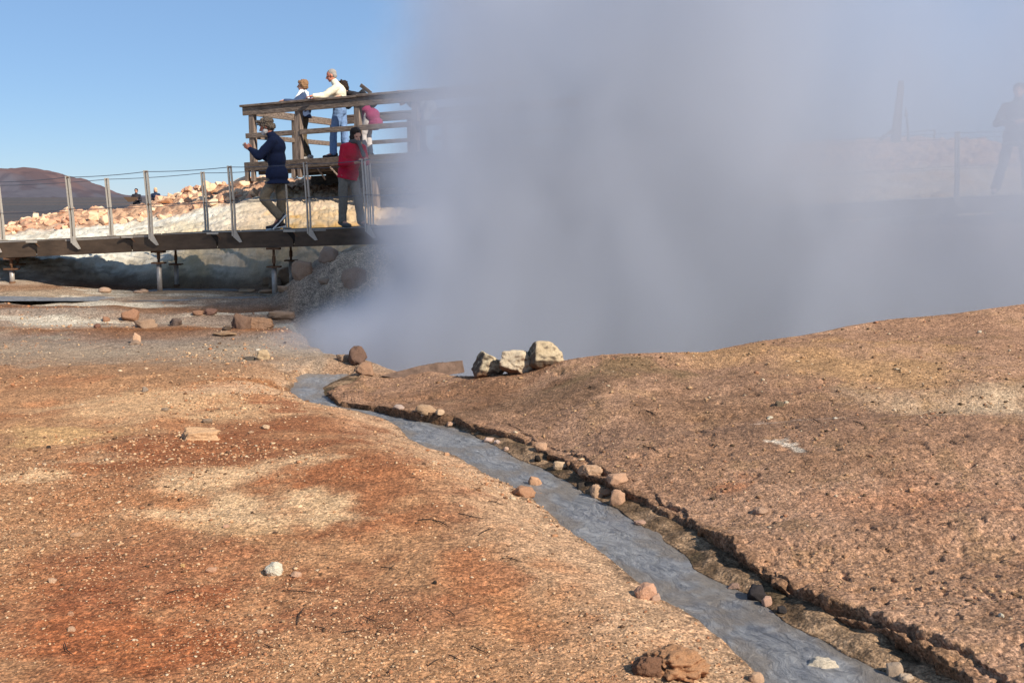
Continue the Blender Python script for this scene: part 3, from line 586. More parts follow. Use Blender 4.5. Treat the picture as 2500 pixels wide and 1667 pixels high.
# rubble ridge: every rock its own object
def rubble():
    rnd = random.Random(4); protos = [rock_mesh("ridge_rock", 900 + i, 4, 4, 1.0, .10) for i in range(14)]
    lab = "angular pinkish-tan rock in the long rubble ridge behind the boardwalk"
    n = 0
    for k in range(1400):
        if n >= 292: break
        Y = rnd.uniform(22.3, 26.0); px = rnd.uniform(-60, 700); u = (px - 1250) / F / .985; x = u * Y
        if 290 < px < 400 and Y > 23.6: continue
        zw = float(np.interp(u, _dr, ZWH)); zc = float(np.interp(u, _dr, ZCR))
        s = rnd.choice([.09, .11, .13, .15, .16, .18, .2, .26]) * (0.8 if px < 250 else 1)
        z = hz(x, Y); o = bpy.data.objects.new("ridge_rock", protos[k % 14]); C.objects.link(o)
        o.scale = (s * rnd.uniform(.45, .85), s * rnd.uniform(.4, .7), s * rnd.uniform(.3, .6))
        o.location = (x, Y, z + s * .12); o.rotation_euler = (rnd.uniform(-.6, .6), rnd.uniform(-.6, .6), rnd.uniform(0, 6.28))
        c = lin(rnd.choice([(232, 186, 148), (238, 196, 158), (220, 168, 132), (204, 152, 122), (240, 206, 170)])) * .95; o.color = (*c, 1)
        if not o.data.materials: o.data.materials.append(M_ROCK)
        tag(o, lab, "rock", "rocks of the rubble ridge"); n += 1
rubble()

# gravel: nobody could count it
def gravel():
    r = np.random.RandomState(3); n = 85000
    inv = r.uniform(1 / 3.0, 1 / 15.5, n) ; Y = 1 / inv; u = r.uniform(-.56, .56, n); X = u * Y
    z, q = terr(X, Y, True, True)
    keep = ~((X > q['XL'] - .03) & (X < q['XC'] + .01) & (Y < 10.7)) & ((Y < q['YC']) | (q['m'] < .02))
    dens = 0.35 + .9 * fbm(X, Y, .6, 3, 301) + .3 * fbm(X, Y, 3, 2, 303)
    side = X > q['XC']; keep &= r.rand(n) < np.clip(dens, .08, 1) * np.where(side, .45, 1)
    X = X[keep]; Y = Y[keep]; z = z[keep]; side = side[keep]; n = len(X)
    s = np.clip(r.lognormal(0, .5, n), .4, 3.6) * .0027 * np.clip((Y / 4.2), .8, 2.4)
    V0 = ICO[1][0]; F0 = ICO[1][1]; nv = len(V0)
    sc = np.stack([s * r.uniform(.8, 1.6, n), s * r.uniform(.7, 1.3, n), s * r.uniform(.4, .9, n)], -1)
    a = r.uniform(0, 6.28, n); ca, sa = np.cos(a), np.sin(a)
    P = V0[None] * (1 + .35 * r.normal(size=(n, nv, 1)).clip(-1, 1)) * sc[:, None, :]
    x = P[..., 0] * ca[:, None] - P[..., 1] * sa[:, None] + X[:, None]; y = P[..., 0] * sa[:, None] + P[..., 1] * ca[:, None] + Y[:, None]; zz = P[..., 2] + z[:, None] + s[:, None] * .25
    pal = np.array([lin(c) for c in [(226, 186, 144), (212, 164, 122), (198, 144, 104), (232, 204, 168), (130, 92, 64), (104, 78, 58), (188, 130, 92)]])
    pal2 = np.array([lin(c) for c in [(206, 168, 126), (186, 146, 108), (150, 114, 84), (224, 200, 166), (92, 74, 54), (78, 62, 46), (178, 128, 96)]])
    idx = r.choice(7, n, p=[.27, .22, .16, .08, .1, .07, .1]); cc = np.where(side[:, None], pal2[idx], pal[idx]) * ALB * r.uniform(.8, 1.1, (n, 1))
    col = np.repeat(cc, nv, 0)
    Fc = (F0[None] + (np.arange(n) * nv)[:, None, None]).reshape(-1, 3)
    me = mesh_np("gravel", np.stack([x, y, zz], -1).reshape(-1, 3), Fc, col, False)
    tag(link_mesh("gravel", me, M_GRAVEL), "fine tan and brown gravel scattered over the ground", "gravel", kind='stuff')
gravel()

# twigs on the ground
M_TWIG = simple("dry_twig", (58, 44, 34), .9, 60, .3, .2)
def tube_np(pts, radii, seg=8):
    pts = [Vector(p) for p in pts]; V = []; Fc = []
    for i, p in enumerate(pts):
        t = (pts[min(i + 1, len(pts) - 1)] - pts[max(i - 1, 0)]).normalized()
        a = t.cross(Vector((0, 0, 1)) if abs(t.z) < .9 else Vector((1, 0, 0))).normalized(); b = t.cross(a)
        for k in range(seg):
            th = 2 * math.pi * k / seg; V.append(p + (a * math.cos(th) + b * math.sin(th)) * radii[i])
    n = len(pts)
    for i in range(n - 1):
        for k in range(seg): Fc.append((i * seg + k, i * seg + (k + 1) % seg, (i + 1) * seg + (k + 1) % seg, (i + 1) * seg + k))
    return V, Fc, [tuple(range(seg))[::-1], tuple((n - 1) * seg + k for k in range(seg))]
class MB:
    def __init__(s): s.V = []; s.F = []
    def tube(s, pts, r, seg=8):
        if not isinstance(r, (list, tuple)): r = [r] * len(pts)
        V, Fc, caps = tube_np(pts, r, seg); o = len(s.V); s.V += [tuple(v) for v in V]; s.F += [tuple(i + o for i in f) for f in Fc + caps]; return s
    def bar(s, p0, p1, w, h, up=(0, 0, 1), taper=1.0, bev=0.0):
        p0 = Vector(p0); p1 = Vector(p1); t = (p1 - p0).normalized(); up = Vector(up); a = t.cross(up)
        if a.length < 1e-4: a = t.cross(Vector((0, 1, 0)))
        a.normalize(); b = a.cross(t).normalized(); o = len(s.V)
        for p, k in ((p0, 1), (p1, taper)):
            if bev:
                e = min(bev, w * .3, h * .3)
                for (i, j) in ((-w / 2, -h / 2 + e), (-w / 2 + e, -h / 2), (w / 2 - e, -h / 2), (w / 2, -h / 2 + e), (w / 2, h / 2 - e), (w / 2 - e, h / 2), (-w / 2 + e, h / 2), (-w / 2, h / 2 - e)): s.V.append(tuple(p + a * i * k + b * j * k))
            else:
                for i, j in ((-1, -1), (1, -1), (1, 1), (-1, 1)): s.V.append(tuple(p + a * (i * w / 2 * k) + b * (j * h / 2 * k)))
        n = 8 if bev else 4
        s.F += [tuple(o + k for k in range(n)), tuple(o + n + k for k in range(n))[::-1]]
        for k in range(n): s.F.append((o + k, o + n + k, o + n + (k + 1) % n, o + (k + 1) % n))
        return s
    def prism(s, P, d):
        d = Vector(d); o = len(s.V); n = len(P); s.V += [tuple(p) for p in P] + [tuple(Vector(p) + d) for p in P]
        s.F += [tuple(o + i for i in range(n))[::-1], tuple(o + n + i for i in range(n))]
        for k in range(n): s.F.append((o + k, o + (k + 1) % n, o + n + (k + 1) % n, o + n + k))
        return s
    def build(s, name, mat, parent=None, smooth=False, wob=0.0, cuts=0):
        me = bpy.data.meshes.new(name); me.from_pydata(s.V, [], s.F); bm = bmesh.new(); bm.from_mesh(me)
        if cuts: bmesh.ops.subdivide_edges(bm, edges=[e for e in bm.edges if e.calc_length() > .25], cuts=cuts)
        if wob:
            for v in bm.verts: v.co += mnoise.noise_vector(v.co * 3.1) * wob
        bmesh.ops.recalc_face_normals(bm, faces=bm.faces); bm.to_mesh(me); bm.free()
        return link_mesh(name, me, mat, parent, smooth)
def twigs():
    rnd = random.Random(9)
    spots = [(740, 1449, 50, 3, 1), (1440, 1313, 0, 0, 0), (690, 1310, 0, 0, 0), (735, 1505, 10, -22, 1), (905, 1515, 18, 6, 1), (785, 1537, 16, 4, 1), (865, 1545, 28, -3, 1), (820, 1502, 10, -5, 1), (1040, 1335, 16, 4, 0), (950, 1392, 20, 3, 1), (1100, 1500, 12, 8, 1), (1150, 1262, 30, 6, 1), (1080, 1282, 22, 10, 1), (1185, 1300, 16, -8, 1), (1210, 1230, 18, 5, 1), (1115, 1610, 18, 7, 1), (1060, 1620, 12, -8, 1), (1170, 1590, 20, 9, 1), (660, 1582, 14, 5, 1), (1250, 1370, 26, 4, 1), (1050, 1275, 30, 2, 1), (1590, 1010, 12, 6, 1), (1570, 1045, 0, 0, 0), (2100, 1037, 16, 6, 1), (1995, 1030, 10, 5, 1), (1590, 1100, 20, 8, 1), (2310, 1280, 20, -5, 1), (430, 1448, 22, -4, 1), (170, 1590, 12, 16, 1), (940, 1470, 14, -2, 1)]
    k = 0; where = {0: ''}
    for px, py, dx, dy, on in spots:
        if not on or not dx: continue
        a = hit(px - dx, py - dy); b = hit(px + dx, py + dy); m = (a + b) / 2 + Vector((rnd.uniform(-.01, .01), rnd.uniform(-.01, .01), 0)); m.z = hz(m.x, m.y)
        up = Vector((0, 0, .006)); r = .0024 * max(.8, a.y / 5)
        mb = MB().tube([a + up, (a + m) / 2 + up * 1.5, m + up * 1.6, (b + m) / 2 + up * 1.2, b + up], [r * .9, r, r * 1.1, r * .8, r * .4], 6)
        if abs(dx) > 15: mb.tube([m + up, m + up * 2 + Vector((.02, .03, .005))], [r * .7, r * .3], 5)
        o = mb.build("twig", M_TWIG, None, True)
        if px == 740: tag(o, "longest thin dark twig, lying right below the white lumpy stone", "twig", "dry twigs on the ground")
        else: tag(o, "short dry dark twig lying on the gravel", "twig", "dry twigs on the ground")
twigs()

# ------------------------------------------------------------------ mountain
def mountain():
    D = 2200.0; prof = [(-700, 470), (-400, 440), (-150, 426), (0, 417), (45, 415), (70, 411), (92, 408), (118, 411), (140, 417), (156, 423), (172, 436), (200, 452), (225, 466), (250, 480), (280, 490), (340, 500)]
    pu = np.array([(p - 1250) / F / .985 for p, y in prof]); pz = np.array([at_y(1250, y, D).z for p, y in prof])
    zb = float(terr(np.array([0.]), np.array([D]), False)[0])
    nx, ny = 360, 120; u = np.linspace(pu[0], pu[-1], nx); s = np.linspace(-1, 1.0, ny)
    U, Sg = np.meshgrid(u, s); H = np.interp(U, pu, pz) - zb + 14
    Y = D + Sg * 520; X = U * D + U * 0
    f = np.where(Sg < 0, np.clip(1 + Sg, 0, 1) ** 1.0, np.clip(1 - Sg, 0, 1) ** 1.0); f = sst(0, 1, f) * .5 + f * .5
    nz = (ridged(X, Y, .004, 5, 3.) * 24 + ridged(X * 1.5, Y * .4, .014, 4, 5.) * 5) * f * (1 - f ** 3) * 2
    Z = zb - 14 + H * f + nz * np.clip(H / 60, 0, 1)
    i = (np.arange(ny - 1)[:, None] * nx + np.arange(nx - 1)[None, :]).ravel()
    X, Y, Z = X.ravel(), Y.ravel(), Z.ravel()
    hh = np.clip((Z - zb) / 75, 0, 1); n = fbm(X, Y, .006, 4, 9); t = sst(.1, .55, hh + .35 * n)[:, None]
    col = lin((88, 86, 94)) * (1 - t) + lin((104, 86, 86)) * t; t2 = sst(.1, .45, fbm(X, Y * .4, .02, 4, 19))[:, None]; col = col * (1 - t2 * .6) + lin((76, 68, 74)) * t2 * .6
    me = mesh_np("mountain", np.stack([X, Y, Z], -1), np.stack([i, i + 1, i + nx + 1, i + nx], -1), col * .95, True)
    m, nn, l, b = new_mat("mountain_scree"); at = nn.new("ShaderNodeAttribute"); at.attribute_name = "col"; l.new(at.outputs['Color'], b.inputs['Base Color']); b.inputs['Roughness'].default_value = 1; b.inputs['Specular IOR Level'].default_value = 0
    tag(link_mesh("mountain", me, m), kind='structure')
    # low dark plateau on the horizon
    V = []; Fc = []; D2 = 3000
    xs = np.linspace(-2200, 2600, 120)
    tops = at_y(1250, 480, D2).z + 6 * fbm(xs, xs * 0, .003, 3, 4)
    rows = [(D2 - 260, zb - 4, 0), (D2 - 120, None, .7), (D2, None, 1), (D2 + 500, None, 1.0)]
    for (y, zf, k) in rows:
        for x, tz in zip(xs, tops): V.append((x, y, zf if zf is not None else zb + (tz - zb) * k))
    n = len(xs)
    for j in range(3):
        for k in range(n - 1): Fc.append((j * n + k, j * n + k + 1, (j + 1) * n + k + 1, (j + 1) * n + k))
    me = mesh_np("hills", V, Fc, np.tile(lin((96, 96, 106)), (len(V), 1)), True)
    tag(link_mesh("hills", me, m), kind='structure')
mountain()
# ==PART2==
# ------------------------------------------------------------------ boardwalk
M_STEEL = simple("weathered_steel_beam", (84, 68, 54), .75, 3.0, .35, .3, 0.0, (1, 1, 3))
M_POST = simple("galvanised_post", (182, 172, 158), .55, 30, .12, .1, .3)
M_CABLE = simple("steel_cable", (92, 96, 106), .5, 60, .1, 0, .5)
M_DECK = simple("grating_deck", (150, 140, 128), .7, 25, .2, .3)
M_TUBE = simple("galvanised_tube", (176, 166, 156), .5, 16, .22, .15, .35)
M_RUST = simple("rusty_steel", (104, 74, 52), .85, 30, .35, .3)
M_DARK = simple("recess_shade", (34, 28, 24), .9, 20, .2, 0)  # near-black, stands for the shade inside joint recesses and beam slots
_nb = [(-14.5, 19.3, 600), None]
NE = [Vector((-15.0, 19.4, .72))] + [at_y(px, py, Y) for px, py, Y in [(0, 592.5, 17.5), (177, 584, 17.15), (367, 574, 16.78), (520, 568, 16.5), (752, 561, 16.1), (893, 555.5, 15.85), (1150, 545, 15.75), (1500, 528, 15.9), (1800, 512, 16.15), (2050, 497, 16.4), (2300, 484, 16.55), (2500, 475, 16.7), (2900, 455, 17.0)]]
NX = [p.x for p in NE]
def ne(x): return Vector((x, float(np.interp(x, NX, [p.y for p in NE])), float(np.interp(x, NX, [p.z for p in NE]))))
WID = 1.5
BW = empty("boardwalk", (-8.4, 17.5, hz(-8.4, 17.5)))
tag(BW, "raised steel boardwalk with cable railings running past the pale bank into the steam", "boardwalk")
def inv(o, root): o.matrix_parent_inverse = Matrix.Translation(root.location).inverted(); return o
def mbuild(mb, name, mat, root, **k):
    o = mb.build(name, mat, root, **k)
    if root.type == 'EMPTY': inv(o, root)
    return o
joints = [-15, -12.3, -9.6, -8.0, -5.9, -3.75, -1.5, .8, 3.1, 5.4, 7.7, 10.5]
joints = [at_y(px, 590, Y).x for px, Y in ((85, 17.3), (320, 16.85), (715, 16.1))]
joints = [-15, -12.2, -9.8] + joints[:2] + [-4.55] + joints[2:] + [-1.2, 1.1, 3.4, 5.7, 8.0, 10.4]
for a, b in zip(joints[:-1], joints[1:]):
    p, q = ne(a + .012), ne(b - .012); back = Vector((0, WID, 0))
    mid = [ne(a + .012 + (b - a - .024) * k / 3) for k in range(4)]
    mb = MB()
    for m0, m1 in zip(mid[:-1], mid[1:]): mb.prism([m0, m1, m1 + Vector((0, 0, .03)) - Vector((0, 0, .03)), m0], (0, 0, 0)) if False else mb.bar(m0 + back / 2 - Vector((0, 0, .02)), m1 + back / 2 - Vector((0, 0, .02)), WID - .05, .03)
    d = mbuild(mb, "deck_panel", M_DECK, BW)
    for side in (0, 1):
        mb = MB()
        for m0, m1 in zip(mid[:-1], mid[1:]):
            o_ = Vector((0, 0.01 if side == 0 else WID - .01, 0)); mb.bar(m0 + o_ - Vector((0, 0, .125)), m1 + o_ - Vector((0, 0, .125)), .02, .25)
            mb.bar(m0 + o_ + Vector((0, .03 if side == 0 else -.03, -.245)), m1 + o_ + Vector((0, .03 if side == 0 else -.03, -.245)), .07, .015)
        mbuild(mb, "side_beam", M_STEEL, BW)
    # dark sheet painted in for the shade of the slanted recess at each joint
    j = ne(b); mb = MB().prism([j + Vector(v_) for v_ in ((-.10, -.006, -.03), (.0, -.006, -.03), (.20, -.006, -.235), (.07, -.006, -.235))], (0, .004, 0)); mbuild(mb, "joint_recess_shade", M_DARK, BW); mb = MB().bar(j + Vector((.0, -.012, -.03)), j + Vector((.2, -.012, -.235)), .012, .012); mbuild(mb, "joint_flange", M_RUST, BW)
    mb = MB().bar(j + Vector((-.15, -.012, -.012)), j + Vector((.03, -.012, -.014)), .02, .03); mbuild(mb, "deck_clip", M_POST, BW)
def post(p, near, name="railing_post"):
    kx = 0.0 if near else 0.02; H = 1.0
    mb = MB(); w = .021
    for s in (-1, 1):
        x = s * .021; y = -.03 if near else .03
        mb.bar(p + Vector((x + .028, y, -.06 if near else .0)), p + Vector((x + .026, y, .30)), w, .055, (0, 1, 0)); mb.bar(p + Vector((x + .026, y, .298)), p + Vector((x - .012, y, H)), w, .054, (0, 1, 0))
    o = mbuild(mb, name, M_POST, BW)
    mb = MB()
    if near:
        for y in (-.062, -.002): mb.prism([p + Vector((.03, y, .045)), p + Vector((.075, y, .005)), p + Vector((.155, y, -.15)), p + Vector((.115, y, -.16)), p + Vector((.02, y, -.075))], (0, .006, 0))
        ob = mb.build("bracket", M_POST, o)
        mb = MB(); c = p + Vector((.25, -.0035, -.13)); mb.prism([c + Vector((math.cos(t) * .055 + .02 * (math.sin(t) < 0), 0, math.sin(t) * .04)) for t in np.linspace(0, 2 * math.pi, 13)[:-1]], (0, .002, 0))  # dark plate on the beam face, paints the shade inside the slot
        mbuild(mb, "handhole_shade", M_DARK, BW)
    else:
        mb.bar(p + Vector((-.04, .03, .01)), p + Vector((.09, .03, .01)), .08, .02); mb.build("base_clip", M_POST, o)
    mb = MB()
    for hz_ in (H - .02, .48): mb.bar(p + Vector((.0 if hz_ > .6 else .018, -.065 if near else .065, hz_)), p + Vector((.0 if hz_ > .6 else .018, .0, hz_)), .022, .022)
    mb.build("cable_clamp", M_RUST, o)
    return p
nearX = [-13.9, -12.55, -11.2, -9.85, -8.5] + [at_y(px, py, Y).x for px, py, Y in [(176, 580, 17.15), (366, 580, 16.78), (569, 580, 16.42), (752, 580, 16.1), (893, 580, 15.85)]] + [-1.0, .3, 1.6, 2.9, at_y(2330, 480, 16.55).x, 9.6]
farX = [-14.6, -13.2, -11.9, -10.6] + [at_y(px, 570, Y).x for px, Y in [(2, 19.25), (280, 18.9), (508, 18.35), (702, 17.95), (908, 17.6)]] + [-1.3, .05, 1.4, 2.75, 9.7]
nearP = [post(ne(x), True) for x in nearX]; farP = [post(ne(x) + Vector((0, WID, 0)), False) for x in farX]
for P, y in ((nearP, -.055), (farP, .055)):
    for h, dx in ((.98, 0), (.48, .018)):
        pts = []
        for a, b in zip(P[:-1], P[1:]):
            for k in range(6):
                t = k / 6; pts.append(a.lerp(b, t) + Vector((dx, y, h - .018 * 4 * t * (1 - t))))
        pts.append(P[-1] + Vector((dx, y, h)))
        mbuild(MB().tube(pts, .0058, 6), "railing_cable", M_CABLE, BW, smooth=True)
def support(px, Y, zt, plate=.45, near=True, px2=None):
    x = at_y(px, 650, Y).x; zg = hz(x, Y) - .05; top = zt - .27
    g = MB().tube([(x, Y, zg), (x, Y, zg + plate + .05)], .04, 14); o = mbuild(g, "support_leg", M_TUBE, BW, smooth=False)
    o.data.shade_smooth()
    MB().bar((x - .10, Y, zg + plate + .06), (x + .10, Y, zg + plate + .06), .16, .022).build("leg_plate", M_RUST, o)
    MB().tube([(x, Y, zg + plate + .05), (x, Y, top)], .019, 10).build("leg_spindle", M_RUST, o, True)
    MB().tube([(x, Y, zg + plate + .12), (x, Y, zg + plate + .22)], .028, 8).build("leg_nut", M_RUST, o)
    MB().bar((x - .10, Y, top), (x + .10, Y, top), .14, .03).build("head_plate", M_RUST, o)
    MB().tube([(x, Y, zg), (x, Y, zg + .07)], [.075, .045], 10).build("foot", M_RUST, o)
for px, Y, pl in ((28, 17.55, .52), (44, 18.3, .5), (388, 16.9, .45), (430, 18.0, .35), (669, 16.25, .45), (711, 17.4, .45), (-330, 18.2, .5), (-300, 19.2, .5), (1120, 15.95, .5), (1480, 16.1, .5), (1900, 16.4, .5), (2300, 16.8, .3)):
    x = at_y(px, 650, Y).x; support(px, Y, ne(x).z, min(pl, max(.08, ne(x).z - .45 - hz(x, Y))))

# ------------------------------------------------------------------ timber viewing platform
def wood(name, stretch, k=1.0):
    m, n, l, b = new_mat(name)
    tc = n.new("ShaderNodeTexCoord"); mp = n.new("ShaderNodeMapping"); mp.inputs['Scale'].default_value = stretch; l.new(tc.outputs['Object'], mp.inputs[0])
    t = n.new("ShaderNodeTexNoise"); t.inputs['Scale'].default_value = 14; t.inputs['Detail'].default_value = 8; t.inputs['Roughness'].default_value = .7; t.inputs['Distortion'].default_value = .6; l.new(mp.outputs[0], t.inputs['Vector'])
    r = n.new("ShaderNodeValToRGB"); e = r.color_ramp.elements; e[0].position = .33; e[1].position = .68
    e[0].color = (*lin((62, 52, 46)) * k, 1); e[1].color = (*lin((146, 128, 114)) * k, 1); l.new(t.outputs[0], r.inputs[0])
    l.new(r.outputs[0], b.inputs['Base Color']); b.inputs['Roughness'].default_value = .85; b.inputs['Specular IOR Level'].default_value = .2
    bp = n.new("ShaderNodeBump"); bp.inputs['Strength'].default_value = .5; bp.inputs['Distance'].default_value = .01; l.new(t.outputs[0], bp.inputs['Height']); l.new(bp.outputs[0], b.inputs['Normal'])
    return m
WH = wood("weathered_wood_rail", (.25, 1.2, 3.0)); WV = wood("weathered_wood_post", (2.4, 2.4, .22), 1.25); WD = wood("dark_wood_board", (.25, 2, 2.5), .62)
FL = at_y(603, 397, 22.0); FR = at_y(1015, 372, 20.5)
ex = (FR - FL); LEN = ex.length; exn = ex.normalized(); eyn = Vector((-exn.y, exn.x, 0)).normalized()
def PF(s, d, h): return FL + exn * s + eyn * d + Vector((0, 0, h))     # along front, inward, above deck
def s_of(px):
    lo, hi = -1, 9
    for _ in range(40):
        m = (lo + hi) / 2; q = PF(m, 0, .5)
        if 1250 + F * q.x / (q.y * CP - (q.z - CZ) * SP) < px: lo = m
        else: hi = m
    return lo
PL = empty("viewing_platform", (FL.x, FL.y, hz(FL.x, FL.y)))
tag(PL, "weathered timber viewing platform with plank railings, its right end lost in the steam", "platform")
END = LEN + 2.2; DEP = 3.3; RH = 1.14
nrm = lambda v: v.normalized()
def bd(name, a, b, w, h, mat, up=(0, 0, 1), tag_=None): return mbuild(MB().bar(a, b, w, h, up, bev=.006), name, mat, PL)
# deck boards: pattern stays inside one mesh
mb = MB(); nbd = 26
for k in range(nbd):
    d0 = .03 + k * (DEP - .06) / nbd; mb.bar(PF(0, d0 + .06, -.02), PF(END, d0 + .06, -.02), .118, .04, bev=.004)
mbuild(mb, "deck", WH, PL)
bd("fascia_board", PF(-.03, -.03, -.085), PF(END, -.03, -.085), .05, .17, WD)
bd("fascia_board", PF(-.03, DEP + .03, -.085), PF(END, DEP + .03, -.085), .05, .17, WD)
bd("fascia_board", PF(-.05, 0, -.09), PF(-.05, DEP, -.09), .04, .165, WD)
for d in (.35, 1.6, 2.9): bd("floor_beam", PF(.05, d, -.145), PF(END, d, -.145), .09, .20, WD)
bd("lower_beam", PF(.02, .06, -.35), PF(.55, .06, -.35), .10, .06, WD); bd("lower_beam", PF(.15, 2.8, -.33), PF(END, 2.8, -.33), .12, .17, WD)
for s in (.02, .17): bd("stub_post", PF(s, -.02, -.38), PF(s, -.02, -.172), .075, .09, WV, tuple(eyn))
for px in (716, 731): q = s_of(px); bd("stub_post", PF(q, -.01, -.36), PF(q, -.01, -.172), .08, .08, WV, tuple(eyn))
for px in (905,): q = s_of(px); bd("leg", Vector((PF(q, .15, 0).x, PF(q, .15, 0).y, hz(PF(q, .15, 0).x, PF(q, .15, 0).y) - .1)), PF(q, .15, -.42), .13, .13, WV, tuple(eyn))
for s in (.4, 2.2, 4.2): bd("leg", Vector((PF(s, 2.8, 0).x, PF(s, 2.8, 0).y, hz(PF(s, 2.8, 0).x, PF(s, 2.8, 0).y) - .1)), PF(s, 2.8, -.42), .13, .13, WV, tuple(eyn))
q = s_of(775); bd("brace", PF(q, -.02, -.2), PF(q + .1, .1, -.42), .03, .03, WV); q = s_of(808); bd("brace", PF(q, -.06, -.19), PF(q + .23, .0, -.45), .035, .03, WV)
fronts = [s_of(p) for p in (614, 727, 871, 1012)] + [LEN + 1.6]
for s in fronts: bd("railing_post", PF(s, .055, -.15), PF(s, .055, RH - .05), .12, .12, WV, tuple(eyn))
ends = [-.06] + [s for s in fronts[1:]] 
for a, b in zip([-.06] + fronts[1:-1], fronts[1:]):
    bd("top_rail", PF(a + .003, -.0, RH - .12), PF(b, -.0, RH - .12), .045, .16, WH); bd("mid_rail", PF(a + .06, .0, .53), PF(b - .06, .0, .53), .045, .10, WH)
mbuild(MB().bar(PF(-.1, .04, RH - .012), PF(fronts[2] + .03, .04, RH - .012), .20, .045, bev=.006), "hand_plank", WH, PL)
mbuild(MB().bar(PF(fronts[2] + .034, .04, RH + .0), PF(END, .04, RH - .01), .20, .045, bev=.006), "hand_plank", WH, PL)
# left side and rear railings
for d in (1.7, DEP - .06): bd("railing_post", PF(.03, d, -.15), PF(.03, d, RH - .05), .11, .11, WV, tuple(eyn))
bd("top_rail", PF(.03, .13, RH - .12), PF(.03, DEP, RH - .12), .045, .15, WH); bd("mid_rail", PF(.03, .13, .53), PF(.03, DEP, .53), .045, .10, WH)
rear = [s_of(753) + .55, s_of(753) + .78, LEN * .75, LEN + .5]
for s in rear: bd("railing_post", PF(s, DEP - .06, -.15), PF(s, DEP - .06, RH - .05), .12, .11, WV, tuple(eyn))
for a, b in ((.1, rear[1] + .06), (rear[2] - .25, END)):
    bd("top_rail", PF(a, DEP - .13, RH - .12), PF(b, DEP - .13, RH - .12), .045, .14, WH); bd("mid_rail", PF(a, DEP - .13, .50), PF(b, DEP - .13, .50), .045, .09, WH)
    mbuild(MB().bar(PF(a, DEP - .06, RH - .01), PF(b, DEP - .06, RH - .01), .20, .045, bev=.006), "hand_plank", WH, PL)
q = s_of(885); bd("loose_board", PF(q, -.04, RH + .19), PF(q + .22, -.03, RH + .02), .03, .07, WD)
# added dark board, makes the space below the deck read as a shaded void
bd("void_shade_board", PF(.3, 1.9, -.62), PF(END, 1.9, -.62), .04, .75, WD)

# ------------------------------------------------------------------ posts and rope on the far right hill, seen through the steam
M_OLDW = simple("old_post_wood", (92, 84, 80), .9, 20, .25, .3, stretch=(2, 2, .3))
p = hit(2185, 342, 22, 40); bt = at_y(2200, 198, p.y)
mbuild_root = empty("leaning_post", (p.x, p.y, hz(p.x, p.y)))
tag(mbuild_root, "tall leaning timber post on the far right slope seen through thin steam", "post")
inv(MB().bar((p.x, p.y, p.z - .2), bt, .19, .16, (0, 1, 0), taper=.55).build("shaft", M_OLDW, mbuild_root), mbuild_root)
inv(MB().bar((p.x - .35, p.y, p.z + .0), (p.x + .05, p.y + .02, p.z + .3), .06, .06, (0, 1, 0)).build("brace", M_OLDW, mbuild_root), mbuild_root)
inv(MB().bar((p.x + .1, p.y + .1, p.z + .0), (bt.x + .1, p.y + .1, bt.z - .1), .03, .08, (0, 1, 0), taper=.6).build("side_plank", M_OLDW, mbuild_root), mbuild_root)
r2 = empty("thin_pole", tuple(hit(2218, 344, 22, 40))); tag(r2, "thin bent pole with a small knob beside the tall leaning post", "pole")
a = hit(2218, 344, 22, 40); b = at_y(2212, 278, a.y)
inv(MB().tube([a - Vector((0, 0, .2)), at_y(2217, 318, a.y), b, at_y(2211, 262, a.y)], [.03, .03, .022, .012], 8).build("shaft", M_OLDW, r2, True), r2)
inv(MB().tube([at_y(2213, 283, a.y) + Vector((-.05, 0, 0)), at_y(2213, 280, a.y), at_y(2217, 283, a.y)], [.03, .07, .02], 8).build("knob", M_OLDW, r2, True), r2)
a = at_y(2155, 329, p.y); b = at_y(2282, 318, p.y + .2); r3 = empty("guide_rail", (a.x, a.y, hz(a.x, a.y))); tag(r3, "thin guide rail on low stakes crossing behind the leaning post", "rail")
inv(MB().tube([a, at_y(2215, 324, p.y + .1), b], .014, 6).build("rail", M_OLDW, r3), r3)
for q in (a, b): inv(MB().tube([(q.x, q.y, hz(q.x, q.y) - .1), q], .02, 6).build("stake", M_OLDW, r3), r3)

